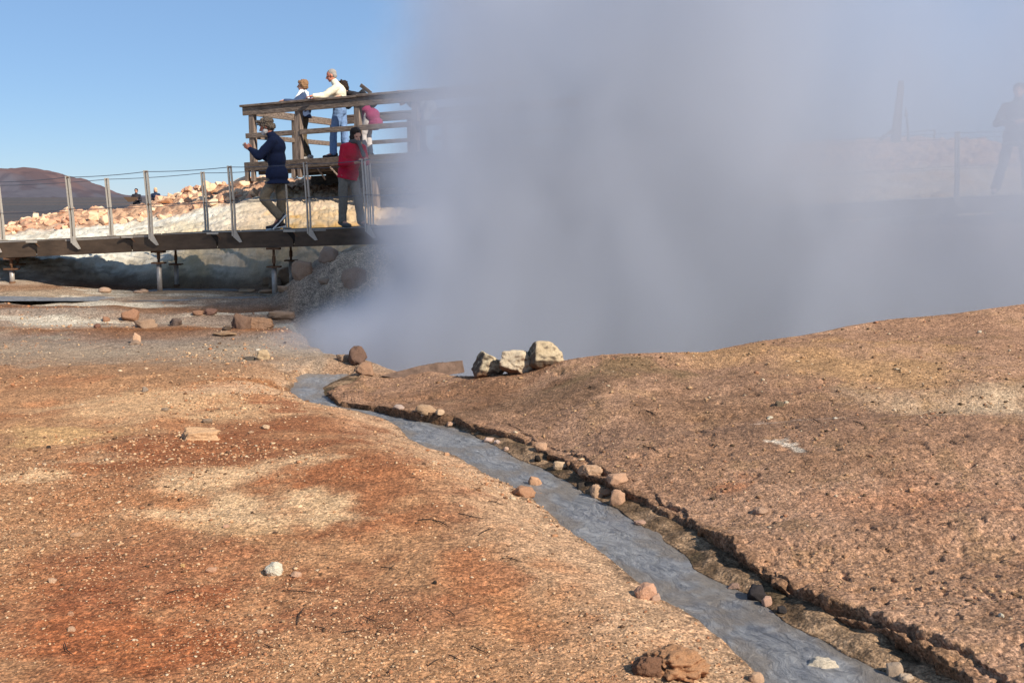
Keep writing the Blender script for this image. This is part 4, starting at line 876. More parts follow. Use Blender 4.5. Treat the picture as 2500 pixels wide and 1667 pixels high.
# ------------------------------------------------------------------ people
def ell_np(c, r, R=None, sub=3):
    V = ICO[sub][0] * np.array(r)[None]
    if R is not None: V = V @ np.array(R).T
    return V + np.array(c)[None], ICO[sub][1]
def remeshed(name, prims, voxel, smooth=3, folds=0.0, seed=1.0, flatten=None):
    Vs = []; Fs = []; o = 0
    def add(V, Fc):
        nonlocal o
        Vs.append(V); Fs.extend([tuple(int(i) + o for i in f) for f in Fc]); o += len(V)
    for p in prims:
        if p[0] == 'e': V, Fc = ell_np(p[1], p[2], p[3] if len(p) > 3 else None); add(V, Fc)
        else:
            _, p0, p1, r0, r1 = p; p0 = Vector(p0); p1 = Vector(p1)
            for c, r in ((p0, r0), (p1, r1)): V, Fc = ell_np(c, (r, r, r), None, 2); add(V, Fc)
            V, Fc, caps = tube_np([p0, p1], [r0 * .985, r1 * .985], 14); add(np.array([v[:] for v in V]), Fc + caps)
    me = bpy.data.meshes.new("tmp"); me.from_pydata(np.vstack(Vs).tolist(), [], Fs)
    ob = bpy.data.objects.new("tmp", me); C.objects.link(ob)
    m = ob.modifiers.new("r", 'REMESH'); m.mode = 'VOXEL'; m.voxel_size = voxel; m.use_smooth_shade = True
    s = ob.modifiers.new("s", 'SMOOTH'); s.factor = .5; s.iterations = smooth
    dg = bpy.context.evaluated_depsgraph_get(); me2 = bpy.data.meshes.new_from_object(ob.evaluated_get(dg)); me2.name = name
    bpy.data.objects.remove(ob); bpy.data.meshes.remove(me)
    n = len(me2.vertices); co = np.empty(n * 3, np.float32); me2.vertices.foreach_get("co", co); co = co.reshape(-1, 3)
    if folds:
        nr = np.empty(n * 3, np.float32); me2.vertices.foreach_get("normal", nr); nr = nr.reshape(-1, 3)
        d = n3(co * np.array([1, 1, .55]), 9, seed) + .5 * n3(co * np.array([1, 1, 2.0]), 10, seed + 4)
        co = co + nr * (d * folds)[:, None]
    me2.vertices.foreach_set("co", co.ravel().astype(np.float32)); me2.update(); me2.shade_smooth()
    return me2
def cloth(name, c, k=1.0, rough=.9, scale=40, var=.18): return simple(name, c, rough, scale, var, .25, k=k)
SKIN = simple("skin", (206, 150, 124), .6, 30, .08, .05); SKIN2 = simple("skin_ruddy", (196, 124, 98), .6, 30, .1, .05)
HM = {}
def hand_prims(w, d, pn, s=1.0, curl=.5, thumb=1):
    """w wrist, d direction of the fingers, pn palm normal; four unequal fingers and a thumb"""
    w = Vector(w); d = Vector(d).normalized(); pn = Vector(pn); pn = (pn - d * pn.dot(d)).normalized(); sv = d.cross(pn)
    P = [('c', w, w + d * .035 * s, .022 * s, .024 * s)]
    for i in range(4): P.append(('c', w + d * .02 * s + sv * (i - 1.5) * .012 * s, w + d * .082 * s + sv * (i - 1.5) * .019 * s, .014 * s, .011 * s))
    for i, L in enumerate((.068, .078, .072, .056)):
        b = w + d * .085 * s + sv * (i - 1.5) * .0205 * s; c = curl * (.85 + .1 * i)
        d1 = (d * math.cos(c * .6) + pn * math.sin(c * .6)); d2 = (d * math.cos(c * 1.5) + pn * math.sin(c * 1.5)); m = b + d1 * L * .5 * s
        P += [('c', b, m, .0088 * s, .0082 * s), ('c', m, m + d2 * L * .5 * s, .008 * s, .0068 * s)]
    t0 = w + d * .028 * s - sv * .026 * s * thumb; t1 = t0 + (d * .6 - sv * thumb * .7 + pn * .35).normalized() * .036 * s; t2 = t1 + (d * .9 + pn * .5).normalized() * .03 * s
    P += [('c', w + d * .02 * s, t0, .018 * s, .013 * s), ('c', t0, t1, .012 * s, .010 * s), ('c', t1, t2, .0098 * s, .0078 * s)]
    return P
def basis(f, up=(0, 0, 1)):
    f = Vector(f).normalized(); up = Vector(up); r = f.cross(up).normalized(); u = r.cross(f).normalized()
    return np.array([list(r), list(f), list(u)]).T     # columns: right, forward, up
def person(J, label, group=None, skin=None, hs=1.0, voxel=.0085, vc=.014):
    """J: joints in metres relative to the feet origin J['o'] in world axes (x right, y away, z up)"""
    O = Vector(J['o']); root = empty("person", tuple(O)); tag(root, label, "person", group)
    sv = Vector(J.get('side', (0, 1, 0))).normalized()            # from near to far side of the body
    fw = Vector(J['face']).normalized(); B = basis(fw, J.get('hup', (0, 0, 1)))
    v = lambda k: Vector(J[k])
    pel, chest, neck, head = v('pelvis'), v('chest'), v('neck'), v('head')
    sw = J.get('sw', .175) * hs; hw = .085 * hs
    sN, sF = chest - sv * sw, chest + sv * sw; hN, hF = pel - sv * hw, pel + sv * hw
    if 'shN' in J: sN = v('shN')
    if 'shF' in J: sF = v('shF')
    mid = (pel + chest) / 2 
    bf = J.get('bf'); bfw = Vector(bf).normalized() if bf else fw
    R = basis((bfw.x, bfw.y, 0), (chest - pel).normalized())
    P = [('e', pel, (.155 * hs, .11 * hs, .12 * hs), R), ('e', mid, (.135 * hs, .10 * hs, .17 * hs), R), ('e', chest - (chest - pel).normalized() * .06, (.165 * hs, .115 * hs, .15 * hs), R),
         ('c', chest, neck + (head - neck) * .3, .065 * hs, .052 * hs), ('c', sN, chest, .052, .07), ('c', sF, chest, .052, .07)]
    def H(x, y, z): return head + Vector(B @ np.array([x, y, z]) * hs)
    P += [('e', H(0, -.012, .022), (.074 * hs, .093 * hs, .092 * hs), B), ('e', H(0, .028, -.045), (.055 * hs, .062 * hs, .062 * hs), B), ('e', H(0, .055, -.088), (.028 * hs, .028 * hs, .022 * hs), B),
          ('c', H(0, .085, .012), H(0, .108, -.022), .009 * hs, .014 * hs), ('c', H(-.03, .072, .02), H(.03, .072, .02), .013 * hs, .013 * hs), ('c', H(-.02, .084, -.052), H(.02, .084, -.052), .0085 * hs, .0085 * hs),
          ('e', H(.076, -.008, -.005), (.010, .018, .03), B), ('e', H(-.076, -.008, -.005), (.010, .018, .03), B), ('c', neck + (head - neck) * .2, H(0, -.015, -.04), .052 * hs, .054 * hs)]
    for s in 'NF':
        sh = sN if s == 'N' else sF; e, w = v('elb' + s), v('wri' + s); hp = hN if s == 'N' else hF; k, a, t = v('kne' + s), v('ank' + s), v('toe' + s)
        P += [('c', sh, e, .048 * hs, .038 * hs), ('c', e, w, .038 * hs, .025 * hs), ('c', hp, k, .082 * hs, .052 * hs), ('c', k, a, .052 * hs, .036 * hs), ('c', a, (a + t) / 2, .036, .032), ('c', (a + t) / 2, t, .032, .024)]
        hd = v('hnd' + s) if 'hnd' + s in J else (w - e); P += hand_prims(w, hd, J.get('palm' + s, (0, 0, -1)), hs, J.get('curl', .6), 1 if s == 'N' else -1)
    link_mesh("body", remeshed("body", P, voxel, 2), skin or SKIN, root)
    # eyes
    for sx in (-.03, .03):
        V, Fc = ell_np(H(sx, .079, .008), (.011, .007, .0075), B, 1); link_mesh("eye", mesh_np("eye", V, Fc, None, True), HM['eye'], root)
    K = dict(O=O, root=root, pel=pel, chest=chest, neck=neck, head=head, sN=sN, sF=sF, hN=hN, hF=hF, H=H, B=B, R=R, sv=sv, J=J, v=v, hs=hs, vc=vc, up=(chest - pel).normalized(), fw=fw, bfw=bfw)
    return K
def jacket(K, name, mat, hem=.0, long=.12, puff=1.0, collar=True, sleeves=True, arm=.062, wide=1.0):
    hs = K['hs']; R = K['R']; up = K['up']; P = []
    lo = K['pel'] - up * long
    P += [('e', lo + up * .03, (.19 * puff * hs * wide, .155 * puff * hs * wide, .13 * hs), R), ('e', K['pel'] + up * .03, (.178 * puff * hs * wide, .142 * puff * hs * wide, .18 * hs), R), ('e', (K['pel'] + K['chest']) / 2, (.165 * puff * hs, .135 * puff * hs, .2 * hs), R), ('e', K['chest'] - up * .08, (.185 * puff * hs, .14 * puff * hs, .17 * hs), R)]
    P += [('c', K['sN'], K['chest'] + up * .02, .07, .09), ('c', K['sF'], K['chest'] + up * .02, .07, .09)]
    if collar: P += [('c', K['chest'] + up * .02, K['neck'] + (K['head'] - K['neck']) * .12, .095 * hs, .07 * hs)]
    if sleeves:
        for s in 'NF':
            e, w = K['v']('elb' + s), K['v']('wri' + s); P += [('c', K['s' + s], e, .072 * hs * puff, arm * hs), ('c', e, e + (w - e) * .93, arm * hs, .041 * hs)]
    me = remeshed(name, P, K['vc'] * .8, 3, .010, 2.7 + K['O'].x)
    bm = bmesh.new(); bm.from_mesh(me); cut = lo + up * .055
    bmesh.ops.bisect_plane(bm, geom=bm.verts[:] + bm.edges[:] + bm.faces[:], plane_co=cut, plane_no=up, clear_inner=True)
    eds = [e for e in bm.edges if e.is_boundary]
    r = bmesh.ops.extrude_edge_only(bm, edges=eds); vs = [g for g in r['geom'] if isinstance(g, bmesh.types.BMVert)]
    for v_ in vs: v_.co += (lo - v_.co) * .10 - up * .004
    bm.to_mesh(me); bm.free(); me.shade_smooth()
    return link_mesh(name, me, mat, K['root'])
def trousers(K, mat, name="trousers", th=.098, cf=.062, skirt=False):
    hs = K['hs']; P = [('e', K['pel'] - K['up'] * .02, (.168 * hs, .13 * hs, .13 * hs), K['R'])]
    for s in 'NF':
        k, a = K['v']('kne' + s), K['v']('ank' + s); P += [('c', K['h' + s], k, th * hs, .073 * hs), ('c', k, a + (k - a) * .08, .073 * hs, cf * hs)]
    return link_mesh(name, remeshed(name, P, K['vc'] * .75, 2, .013, 3.3 + K['O'].x), mat, K['root'])
def shoes(K, mat, sole=None):
    for s in 'NF':
        a, t = K['v']('ank' + s), K['v']('toe' + s); d = (t - a); d2 = d.normalized(); kv = (K['v']('kne' + s) - a).normalized(); n = (kv - d2 * kv.dot(d2)).normalized() if kv.cross(d2).length > .1 else Vector((0, 0, 1))
        heel = a - d2 * .045 - n * .03
        P = [('c', a + n * .01, a - n * .02, .046, .05), ('c', heel, heel + d2 * .12, .042, .045), ('c', heel + d2 * .12, t + d2 * .02, .045, .034)]
        o = link_mesh("shoe", remeshed("shoe", P, .011, 2), mat, K['root'])
        if sole:
            side = d2.cross(n); b = MB().bar(heel - d2 * .035 - n * .034, t + d2 * .045 - n * .022, .088, .026, tuple(n), taper=.85, bev=.006); so_ = b.build("sole", sole, o)
def hair(K, mat, P, name="hair", wild=.012, voxel=.009):
    H = K['H']; B = K['B']; hs = K['hs']; PP = []
    for (x, y, z, rx, ry, rz) in P: PP.append(('e', H(x, y, z), (rx * hs, ry * hs, rz * hs), B))
    me = remeshed(name, PP, voxel, 1); n = len(me.vertices); co = np.empty(n * 3, np.float32); me.vertices.foreach_get("co", co); co = co.reshape(-1, 3); nr = np.empty(n * 3, np.float32); me.vertices.foreach_get("normal", nr); nr = nr.reshape(-1, 3)
    co += nr * (wild * (n3(co, 28, 2.0) + .8 * n3(co, 60, 5.0)))[:, None]; me.vertices.foreach_set("co", co.ravel()); me.update()
    return link_mesh(name, me, mat, K['root'])
HM['eye'] = simple("eye_dark", (40, 30, 26), .3, 10, .1, 0)
CAP = [(0, -.03, .05, .088, .098, .088), (0, -.055, .0, .083, .068, .085), (.05, -.02, .03, .04, .05, .045), (-.05, -.02, .03, .04, .05, .045)]
Hgrey = cloth("grey_brown_hair", (112, 98, 84), scale=60, var=.6); Hshort = cloth("short_grey_hair", (150, 142, 134), scale=70, var=.3); Hbrown = cloth("light_brown_hair", (136, 102, 72), scale=60, var=.5); Hdark = cloth("dark_hair", (44, 32, 26), scale=60, var=.4); Hblonde = cloth("blonde_hair", (206, 176, 132), scale=60, var=.3); Hwhite = cloth("white_beard", (206, 200, 194), scale=70, var=.2)

# bearded man walking on the boardwalk
wp = at_y(671, 562, 16.9); f = ne(wp.x)
K = person(dict(o=(wp.x, 16.95, f.z + .0), face=(-.93, -.12, -.36), bf=(-1, -.05, 0), pelvis=(.05, 0, .84), chest=(.035, 0, 1.37), neck=(-.02, 0, 1.47), head=(-.105, 0, 1.60),
    elbN=(-.17, -.24, 1.14), wriN=(-.34, -.12, 1.26), hndN=(-.75, .2, .45), palmN=(.2, .9, .2), elbF=(-.15, .22, 1.14), wriF=(-.35, .08, 1.25), hndF=(-.75, -.2, .45), palmF=(.2, -.9, .2), curl=.9,
    kneN=(-.155, -.10, .50), ankN=(.10, -.11, .20), toeN=(.0, -.12, .06), kneF=(.085, .09, .47), ankF=(.045, .10, .09), toeF=(-.13, .10, .035)),
    "bearded man in a navy jacket walking left along the boardwalk with a camera", skin=SKIN2)
jacket(K, "jacket", cloth("navy_jacket", (24, 34, 62), k=.9), long=.17, puff=1.10, arm=.072, wide=1.15)
trousers(K, cloth("khaki_trousers", (124, 110, 90)), th=.105, cf=.07); shoes(K, cloth("dark_shoe", (58, 54, 58)), cloth("white_sole", (226, 224, 220)))
hair(K, Hgrey, [(0, -.035, .058, .092, .102, .085), (0, -.065, -.005, .088, .07, .09), (0, .05, .095, .055, .05, .04), (.062, -.03, .01, .036, .055, .055), (-.062, -.03, .01, .036, .055, .055), (0, .075, .115, .035, .04, .02), (0, -.11, .07, .04, .04, .05), (.04, -.02, .13, .035, .04, .03)], wild=.034)
hair(K, Hwhite, [(0, .058, -.075, .052, .045, .045), (0, .075, -.05, .036, .026, .018), (.05, .03, -.06, .022, .045, .04), (-.05, .03, -.06, .022, .045, .04)], "beard", .006)
cm = MB(); c0 = K['O'] + Vector((-.435, -.03, 1.325)); cm.bar(c0 + Vector((0, -.045, 0)), c0 + Vector((0, .05, 0)), .022, .058, bev=.004); cm.tube([c0 + Vector((-.01, .01, 0)), c0 + Vector((-.035, .01, .0))], .018, 10)
tag(cm.build("camera_compact", cloth("silver_camera", (190, 180, 165), rough=.4)), "small pale compact camera held up by the bearded man", "camera")

# woman in the red jacket
wp = at_y(850, 553, 16.8); f = ne(wp.x)
K = person(dict(o=(wp.x, 16.75, f.z), face=(.55, -.78, -.25), bf=(.6, -.8, 0), side=(.78, .58, 0), pelvis=(.02, 0, .80), chest=(.11, -.02, 1.22), neck=(.145, -.03, 1.30), head=(.165, -.05, 1.40), sw=.165,
    elbN=(-.06, -.13, .98), wriN=(.16, -.26, .985), hndN=(.8, -.3, .1), palmN=(.1, .2, 1), elbF=(.30, .02, 1.0), wriF=(.27, -.2, 1.0), hndF=(.6, -.6, .1), palmF=(-.3, .2, 1), curl=1.1,
    kneN=(-.05, -.06, .44), ankN=(-.08, -.02, .09), toeN=(.04, -.14, .035), kneF=(.17, .03, .44), ankF=(.20, .10, .09), toeF=(.30, .0, .035)),
    "black haired woman in a red jacket on the boardwalk at the edge of the steam", hs=.95)
RJ = cloth("red_jacket", (186, 24, 54)); jacket(K, "jacket", RJ, long=.10, puff=1.02); trousers(K, cloth("grey_trousers", (124, 118, 108)), th=.10, cf=.075); shoes(K, cloth("grey_shoe", (96, 92, 90)))
hair(K, Hdark, [(0, -.03, .05, .092, .10, .09), (0, -.05, -.03, .088, .07, .10), (.065, .0, -.04, .03, .05, .09), (-.065, .0, -.04, .03, .05, .09), (0, .04, .095, .06, .04, .03)], wild=.005)
sc = []
for k in range(12):
    t0, t1 = k * math.pi / 6, (k + 1) * math.pi / 6; r_ = .062
    sc.append(('c', K['neck'] + Vector((math.cos(t0) * r_, math.sin(t0) * r_, .015 + .01 * math.sin(t0 * 3))), K['neck'] + Vector((math.cos(t1) * r_, math.sin(t1) * r_, .015 + .01 * math.sin(t1 * 3))), .04, .04))
sc += [('c', K['neck'] + Vector((.07, -.07, 0)), K['neck'] + Vector((.15, -.15, -.2)), .03, .032)]
link_mesh("scarf", remeshed("scarf", sc, .011, 2, .008), cloth("grey_scarf", (86, 84, 84)), K['root'])
ph = K['O'] + Vector((.315, -.33, 1.01)); tag(MB().bar(ph + Vector((-.06, -.01, -.01)), ph + Vector((.09, .02, .03)), .09, .016, bev=.003).build("phone", cloth("black_phone", (28, 28, 32), rough=.3)), "black phone in the hand of the woman in the red jacket", "phone")

# people on the platform
def on_plat(px, d):
    s = s_of(px); q = PF(s, d, 0); return q
q = on_plat(712, .42)
K = person(dict(o=tuple(q), face=(-.98, -.05, -.06), pelvis=(-.01, 0, .84), chest=(.045, 0, 1.25), neck=(.03, 0, 1.35), head=(-.0, 0, 1.485), elbN=(-.10, -.26, 1.135), wriN=(-.31, -.28, 1.17), hndN=(-1, .2, -.1), palmN=(0, 0, -1), elbF=(-.10, .24, 1.12), wriF=(-.31, -.06, 1.17), hndF=(-1, -.4, -.1), palmF=(0, 0, -1),
    kneN=(-.06, -.07, .46), ankN=(.06, -.06, .09), toeN=(-.10, -.07, .035), kneF=(-.03, .08, .46), ankF=(.09, .07, .09), toeF=(-.06, .08, .035)),
    "brown haired woman in a denim jacket and white scarf leaning on the platform rail", hs=.95)
jacket(K, "jacket", cloth("denim_jacket", (58, 72, 100)), long=.02, puff=1.22, arm=.075); trousers(K, cloth("brown_patterned_trousers", (92, 78, 60), var=.45), th=.12, cf=.065); shoes(K, cloth("pale_shoe", (186, 182, 176)))
hair(K, Hbrown, [(0, -.035, .052, .088, .098, .084), (0, -.06, .0, .084, .066, .085), (0, .045, .08, .055, .04, .035), (.06, -.01, .01, .035, .05, .05), (-.06, -.01, .01, .035, .05, .05)], wild=.014)
sc = []
for k in range(12):
    t0, t1 = k * math.pi / 6, (k + 1) * math.pi / 6; r_ = .062
    sc.append(('c', K['neck'] + Vector((math.cos(t0) * r_, math.sin(t0) * r_, .01 - .02 * math.cos(t0))), K['neck'] + Vector((math.cos(t1) * r_, math.sin(t1) * r_, .01 - .02 * math.cos(t1))), .038, .038))
sc += [('c', K['neck'] + Vector((-.06, -.07, 0)), K['neck'] + Vector((-.15, -.17, -.19)), .035, .045), ('c', K['neck'] + Vector((.05, -.08, .02)), K['neck'] + Vector((.12, -.19, -.12)), .03, .03)]
link_mesh("scarf", remeshed("scarf", sc, .011, 2, .006), cloth("white_scarf", (232, 230, 226), k=.95), K['root'])

q = on_plat(797, .45)
K = person(dict(o=tuple(q), face=(-.93, -.15, -.33), bf=(-1, -.1, 0), pelvis=(.03, 0, .96), chest=(.0, 0, 1.38), neck=(-.06, 0, 1.49), head=(-.13, 0, 1.62), elbN=(-.23, -.30, 1.20), wriN=(-.42, -.42, 1.19), hndN=(-1, -.1, -.15), palmN=(0, 0, -1), elbF=(-.22, .22, 1.16), wriF=(-.42, -.0, 1.19), hndF=(-1, -.4, -.1), palmF=(0, 0, -1), curl=.4,
    kneN=(-.09, -.08, .50), ankN=(-.10, -.08, .09), toeN=(-.27, -.09, .035), kneF=(.10, .08, .50), ankF=(.14, .09, .09), toeF=(-.02, .10, .035)),
    "grey haired man in a cream sweater and blue jeans at the platform rail", skin=SKIN2)
jacket(K, "sweater", cloth("cream_sweater", (226, 216, 190), k=.95), long=-.06, puff=1.14, arm=.066); trousers(K, cloth("blue_jeans", (112, 138, 176), var=.3), th=.12, cf=.08); shoes(K, cloth("dark_walking_shoe", (52, 48, 50)))
hair(K, Hshort, [(0, -.035, .045, .080, .094, .082), (0, -.055, -.005, .077, .062, .075)], wild=.004)

q = on_plat(836, .85)
K = person(dict(o=tuple(q), face=(-.9, .35, -.3), bf=(-1, .2, 0), pelvis=(.10, 0, .86), chest=(-.17, 0, 1.22), neck=(-.29, 0, 1.28), head=(-.44, 0, 1.40), elbN=(-.30, -.2, 1.02), wriN=(-.42, -.40, 1.19), hndN=(-1, -.1, -.15), elbF=(-.36, .22, 1.05), wriF=(-.52, -.3, 1.19), hndF=(-1, -.1, -.15),
    kneN=(-.02, -.07, .47), ankN=(.0, -.07, .09), toeN=(-.16, -.08, .035), kneF=(.06, .08, .47), ankF=(.08, .08, .09), toeF=(-.08, .09, .035)),
    "dark haired person bending over the platform rail, magenta jacket round the hips", hs=.95)
jacket(K, "top", cloth("black_top", (36, 34, 38)), long=-.12, puff=1.05); trousers(K, cloth("pale_grey_trousers", (186, 178, 174)), th=.11, cf=.075); shoes(K, cloth("brown_shoe", (84, 70, 60)))
up = K['up']; P = [('e', K['pel'] + up * .16, (.18, .15, .12), K['R']), ('e', K['pel'] + Vector((.03, 0, -.02)), (.20, .18, .17), K['R']), ('e', K['pel'] + Vector((.10, -.02, -.17)), (.17, .17, .14), K['R'])]
link_mesh("tied_jacket", remeshed("tied_jacket", P, .012, 3, .014), cloth("magenta_jacket", (122, 40, 76)), K['root'])
hair(K, Hdark, [(0, -.03, .05, .10, .105, .095), (0, -.06, -.02, .095, .08, .11), (0, .05, .08, .06, .05, .04), (0, -.02, .12, .04, .05, .04)], wild=.03)
bp0 = K['O'] + K['chest'] + Vector((.17, .05, .02)); bk = MB().bar(bp0 + Vector((-.06, 0, .10)), bp0 + Vector((.20, 0, -.20)), .26, .10, (.7, 0, .7), bev=.02)
bo = bk.build("backpack", cloth("black_backpack", (34, 34, 38))); tag(bo, "black backpack with an orange flap on the bending person on the platform", "backpack")
MB().bar(bp0 + Vector((.06, 0, .14)), bp0 + Vector((.21, 0, -.04)), .16, .035, (.7, 0, .7), bev=.008).build("flap", cloth("orange_flap", (222, 158, 92)), bo)

STAND = dict(pelvis=(0, 0, .92), chest=(.0, 0, 1.38), neck=(0, 0, 1.48), head=(0, 0, 1.62), elbN=(.02, -.27, 1.12), wriN=(-.1, -.28, .92), hndN=(-.2, 0, -1), palmN=(1, 0, 0), elbF=(.02, .27, 1.12), wriF=(-.1, .26, .92), hndF=(-.2, 0, -1), palmF=(1, 0, 0),
    kneN=(-.02, -.09, .50), ankN=(.02, -.10, .09), toeN=(-.14, -.11, .035), kneF=(-.02, .09, .50), ankF=(.02, .10, .09), toeF=(-.14, .11, .035))
q = on_plat(1004, .5); J = dict(STAND); J.update(o=tuple(q), face=(-1, 0, -.2), pelvis=(.12, 0, .88), chest=(-.20, 0, 1.06), neck=(-.27, 0, 1.06), head=(-.39, 0, 1.03), elbN=(-.25, -.25, .95), wriN=(-.42, -.3, 1.15), elbF=(-.25, .2, .95), wriF=(-.42, 0, 1.15), hndN=(-1, 0, 0), hndF=(-1, 0, 0))
K = person(J, "dim figure in grey leaning on the platform rail inside the steam", voxel=.012)
jacket(K, "jacket", cloth("grey_jacket", (120, 126, 130))); trousers(K, cloth("light_grey_trousers", (160, 164, 166))); shoes(K, cloth("shoe_leather", (60, 56, 54))); hair(K, Hdark, CAP)

p = at_y(2498, 478, 16.9); f = ne(p.x); J = dict(STAND); J.update(o=(p.x, f.y + .55, f.z), face=(-.5, -.8, -.1), bf=(-.5, -.85, 0), side=(.85, -.5, 0), elbN=(-.30, .05, 1.12), wriN=(-.14, -.22, 1.12), hndN=(1, -.4, .2), palmN=(0, 1, 0), elbF=(.30, -.1, 1.12), wriF=(.1, -.28, 1.12), hndF=(-1, -.4, .2), palmF=(0, 1, 0),
    kneN=(-.17, .02, .50), ankN=(-.26, .06, .09), toeN=(-.34, -.06, .035), kneF=(.13, -.1, .50), ankF=(.2, -.06, .09), toeF=(.14, -.2, .035))
K = person(J, "dark figure with legs apart on the boardwalk at the right border, veiled by steam", voxel=.012)
jacket(K, "coat", cloth("dark_coat", (52, 54, 60)), long=.2, puff=1.15); trousers(K, cloth("dark_trousers", (58, 60, 66)), cf=.08); shoes(K, cloth("boot_leather", (48, 44, 42))); hair(K, Hdark, CAP)

# two people beyond the rubble ridge
for px, hx, lb, mt, hm, bd_ in ((332, 461, "far man in a black coat holding a brown board behind the rubble ridge", cloth("black_coat", (44, 42, 48)), Hdark, True), (379, 459, "far blonde woman in a navy coat behind the rubble ridge beside the man in black", cloth("navy_coat", (34, 44, 66)), Hblonde, False)):
    Y = 58.0; t = at_y(px, hx, Y); g = hz(t.x, Y); Hh = t.z - g; sc_ = 1.70
    J = dict(STAND); J.update(o=(t.x, Y, t.z - 1.74), face=(0, -1, -.15), bf=(0, -1, 0), side=(1, 0, 0), elbN=(-.27, -.08, 1.10), wriN=(-.16, -.30, 1.16), hndN=(.3, -1, 0), palmN=(0, 0, 1), elbF=(.27, -.08, 1.10), wriF=(.16, -.30, 1.16), hndF=(-.3, -1, 0), palmF=(0, 0, 1),
        kneN=(-.09, -.02, .5), ankN=(-.10, .02, .09), toeN=(-.11, -.14, .035), kneF=(.09, -.02, .5), ankF=(.10, .02, .09), toeF=(.11, -.14, .035))
    K = person(J, lb, voxel=.014); jacket(K, "coat", mt, puff=1.12); trousers(K, cloth("charcoal_trousers", (58, 56, 58))); shoes(K, cloth("shoe_black", (44, 42, 42)))
    hair(K, hm, CAP if bd_ else CAP + [(.06, -.02, -.06, .04, .05, .08), (-.06, -.02, -.06, .04, .05, .08)])
    if bd_:
        V, Fc = ell_np(K['H'](0, .078, .01), (.065, .02, .018), K['B'], 2); link_mesh("sunglasses", mesh_np("sunglasses", V, Fc, None, True), HM['eye'], K['root'])
        c = K['O'] + Vector((-.12, -.42, 1.16)); tag(MB().prism([c + Vector(v_) for v_ in ((-.42, 0, .14), (.38, 0, .13), (.16, -.02, -.10), (-.16, -.02, -.12))], (0, -.03, -.01)).build("brown_board", cloth("brown_board_mat", (96, 74, 56))), "broad brown board held open by the far man in the black coat", "board")
    else:
        c = K['O'] + Vector((0, -.40, 1.18)); tag(MB().bar(c + Vector((-.07, 0, 0)), c + Vector((.07, 0, 0)), .05, .09, bev=.005).build("camera_compact", cloth("camera_black", (40, 40, 44))), "dark camera held by the far blonde woman", "camera")

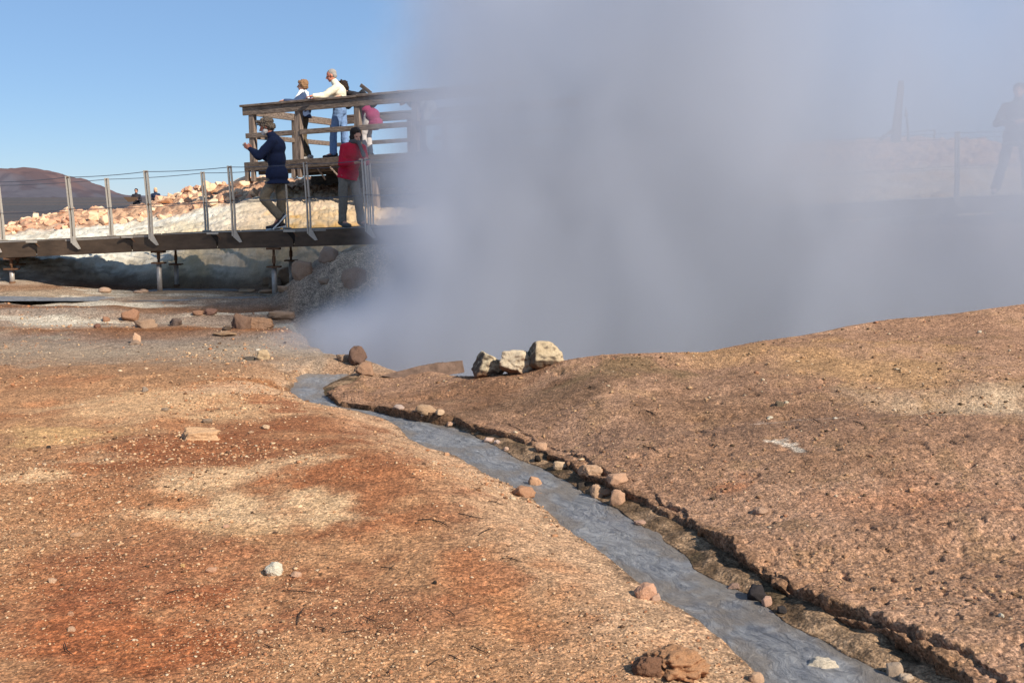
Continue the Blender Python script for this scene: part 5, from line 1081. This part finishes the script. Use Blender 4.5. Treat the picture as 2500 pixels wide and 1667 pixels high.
# raised ground bump under the far pair so that they stand on it
# ------------------------------------------------------------------ steam
def steam():
    x0, x1, y0, y1, z0, z1 = -5.0, 11.0, 10.8, 16.8, -1.9, 8.2
    me = bpy.data.meshes.new("steam"); bm = bmesh.new(); bmesh.ops.create_cube(bm, size=1.0)
    for v in bm.verts: v.co = Vector(((x0 + x1) / 2 + v.co.x * (x1 - x0), (y0 + y1) / 2 + v.co.y * (y1 - y0), (z0 + z1) / 2 + v.co.z * (z1 - z0)))
    bm.to_mesh(me); bm.free()
    m = bpy.data.materials.new("steam_volume"); m.use_nodes = True; n = m.node_tree.nodes; l = m.node_tree.links; n.clear()
    out = n.new("ShaderNodeOutputMaterial"); pv = n.new("ShaderNodeVolumePrincipled"); l.new(pv.outputs[0], out.inputs['Volume'])
    g = n.new("ShaderNodeNewGeometry"); sp = n.new("ShaderNodeSeparateXYZ"); l.new(g.outputs['Position'], sp.inputs[0]); x, y, z = sp.outputs
    def num(op, a, b=None, c=None):
        q = n.new("ShaderNodeMath"); q.operation = op
        for i, v in enumerate((a, b, c)):
            if v is None: continue
            if isinstance(v, (int, float)): q.inputs[i].default_value = v
            else: l.new(v, q.inputs[i])
        return q.outputs[0]
    def ss(v, a, b, lo=0.0, hi=1.0):
        q = n.new("ShaderNodeMapRange"); q.interpolation_type = 'SMOOTHSTEP'; q.inputs[1].default_value = a; q.inputs[2].default_value = b; q.inputs[3].default_value = lo; q.inputs[4].default_value = hi; l.new(v, q.inputs[0]); return q.outputs[0]
    mp = n.new("ShaderNodeMapping"); mp.inputs['Scale'].default_value = (1, 1, .6); l.new(g.outputs['Position'], mp.inputs[0])
    no = n.new("ShaderNodeTexNoise"); no.inputs['Scale'].default_value = .62; no.inputs['Detail'].default_value = 4; no.inputs['Roughness'].default_value = .55; no.inputs['Distortion'].default_value = .4; l.new(mp.outputs[0], no.inputs['Vector'])
    nz = num('SUBTRACT', no.outputs[0], .5)
    low = ss(z, STEAM_LOW[0], STEAM_LOW[1], 1.0, 0.0)
    n2_ = n.new("ShaderNodeTexNoise"); n2_.inputs['Scale'].default_value = 1.9; n2_.inputs['Detail'].default_value = 3; l.new(g.outputs['Position'], n2_.inputs['Vector']); nw = num('MULTIPLY', num('SUBTRACT', n2_.outputs[0], .5), 1.1)
    xl = num('ADD', num('ADD', -1.60, nw), num('MULTIPLY', num('SUBTRACT', z, 1.0), .10)); xl = num('SUBTRACT', xl, num('MULTIPLY', low, 1.05)); xl = num('ADD', xl, num('MULTIPLY', nz, 1.2))
    e = ss(num('SUBTRACT', x, xl), -.35, 1.1)
    thin = num('MULTIPLY', ss(num('ADD', x, num('MULTIPLY', nz, 1.5)), 2.7, 4.8), ss(z, -1.0, 1.3)); thin = num('SUBTRACT', 1.0, num('MULTIPLY', thin, STEAM_THIN))
    hgt = ss(z, .8, 4.8, 1.0, STEAM_TOP)
    fr = ss(y, 11.0, 12.2); bk = ss(y, 14.2, 15.9, 1.0, 0.0); top = ss(z, 5.2, 8.0, 1.0, 0.0); rt = ss(x, 8.5, 10.8, 1.0, 0.0)
    hd = num('SQRT', num('ADD', num('POWER', num('SUBTRACT', x, 4.55), 2.0), num('POWER', num('SUBTRACT', z, .75), 2.0))); hole = ss(num('ADD', hd, num('MULTIPLY', nz, 1.0)), .3, 1.5, .72, 1.0)
    d = num('MULTIPLY', num('MULTIPLY', e, hole), thin)
    for q in (hgt, fr, bk, top, rt, ss(no.outputs[0], .3, .7, .6, 1.4)): d = num('MULTIPLY', d, q)
    d = num('MULTIPLY', d, STEAM_D); l.new(d, pv.inputs['Density'])
    pv.inputs['Color'].default_value = STEAM_C; pv.inputs['Anisotropy'].default_value = .1
    o = link_mesh("steam", me, m); tag(o, "thick bluish grey steam cloud rising out of the vent pit", "steam", kind='stuff')
STEAM_D = 2.0; STEAM_C = (0.785, 0.82, 0.91, 1); STEAM_THIN = .55; STEAM_TOP = .36; STEAM_LOW = (-.1, .7)
steam()
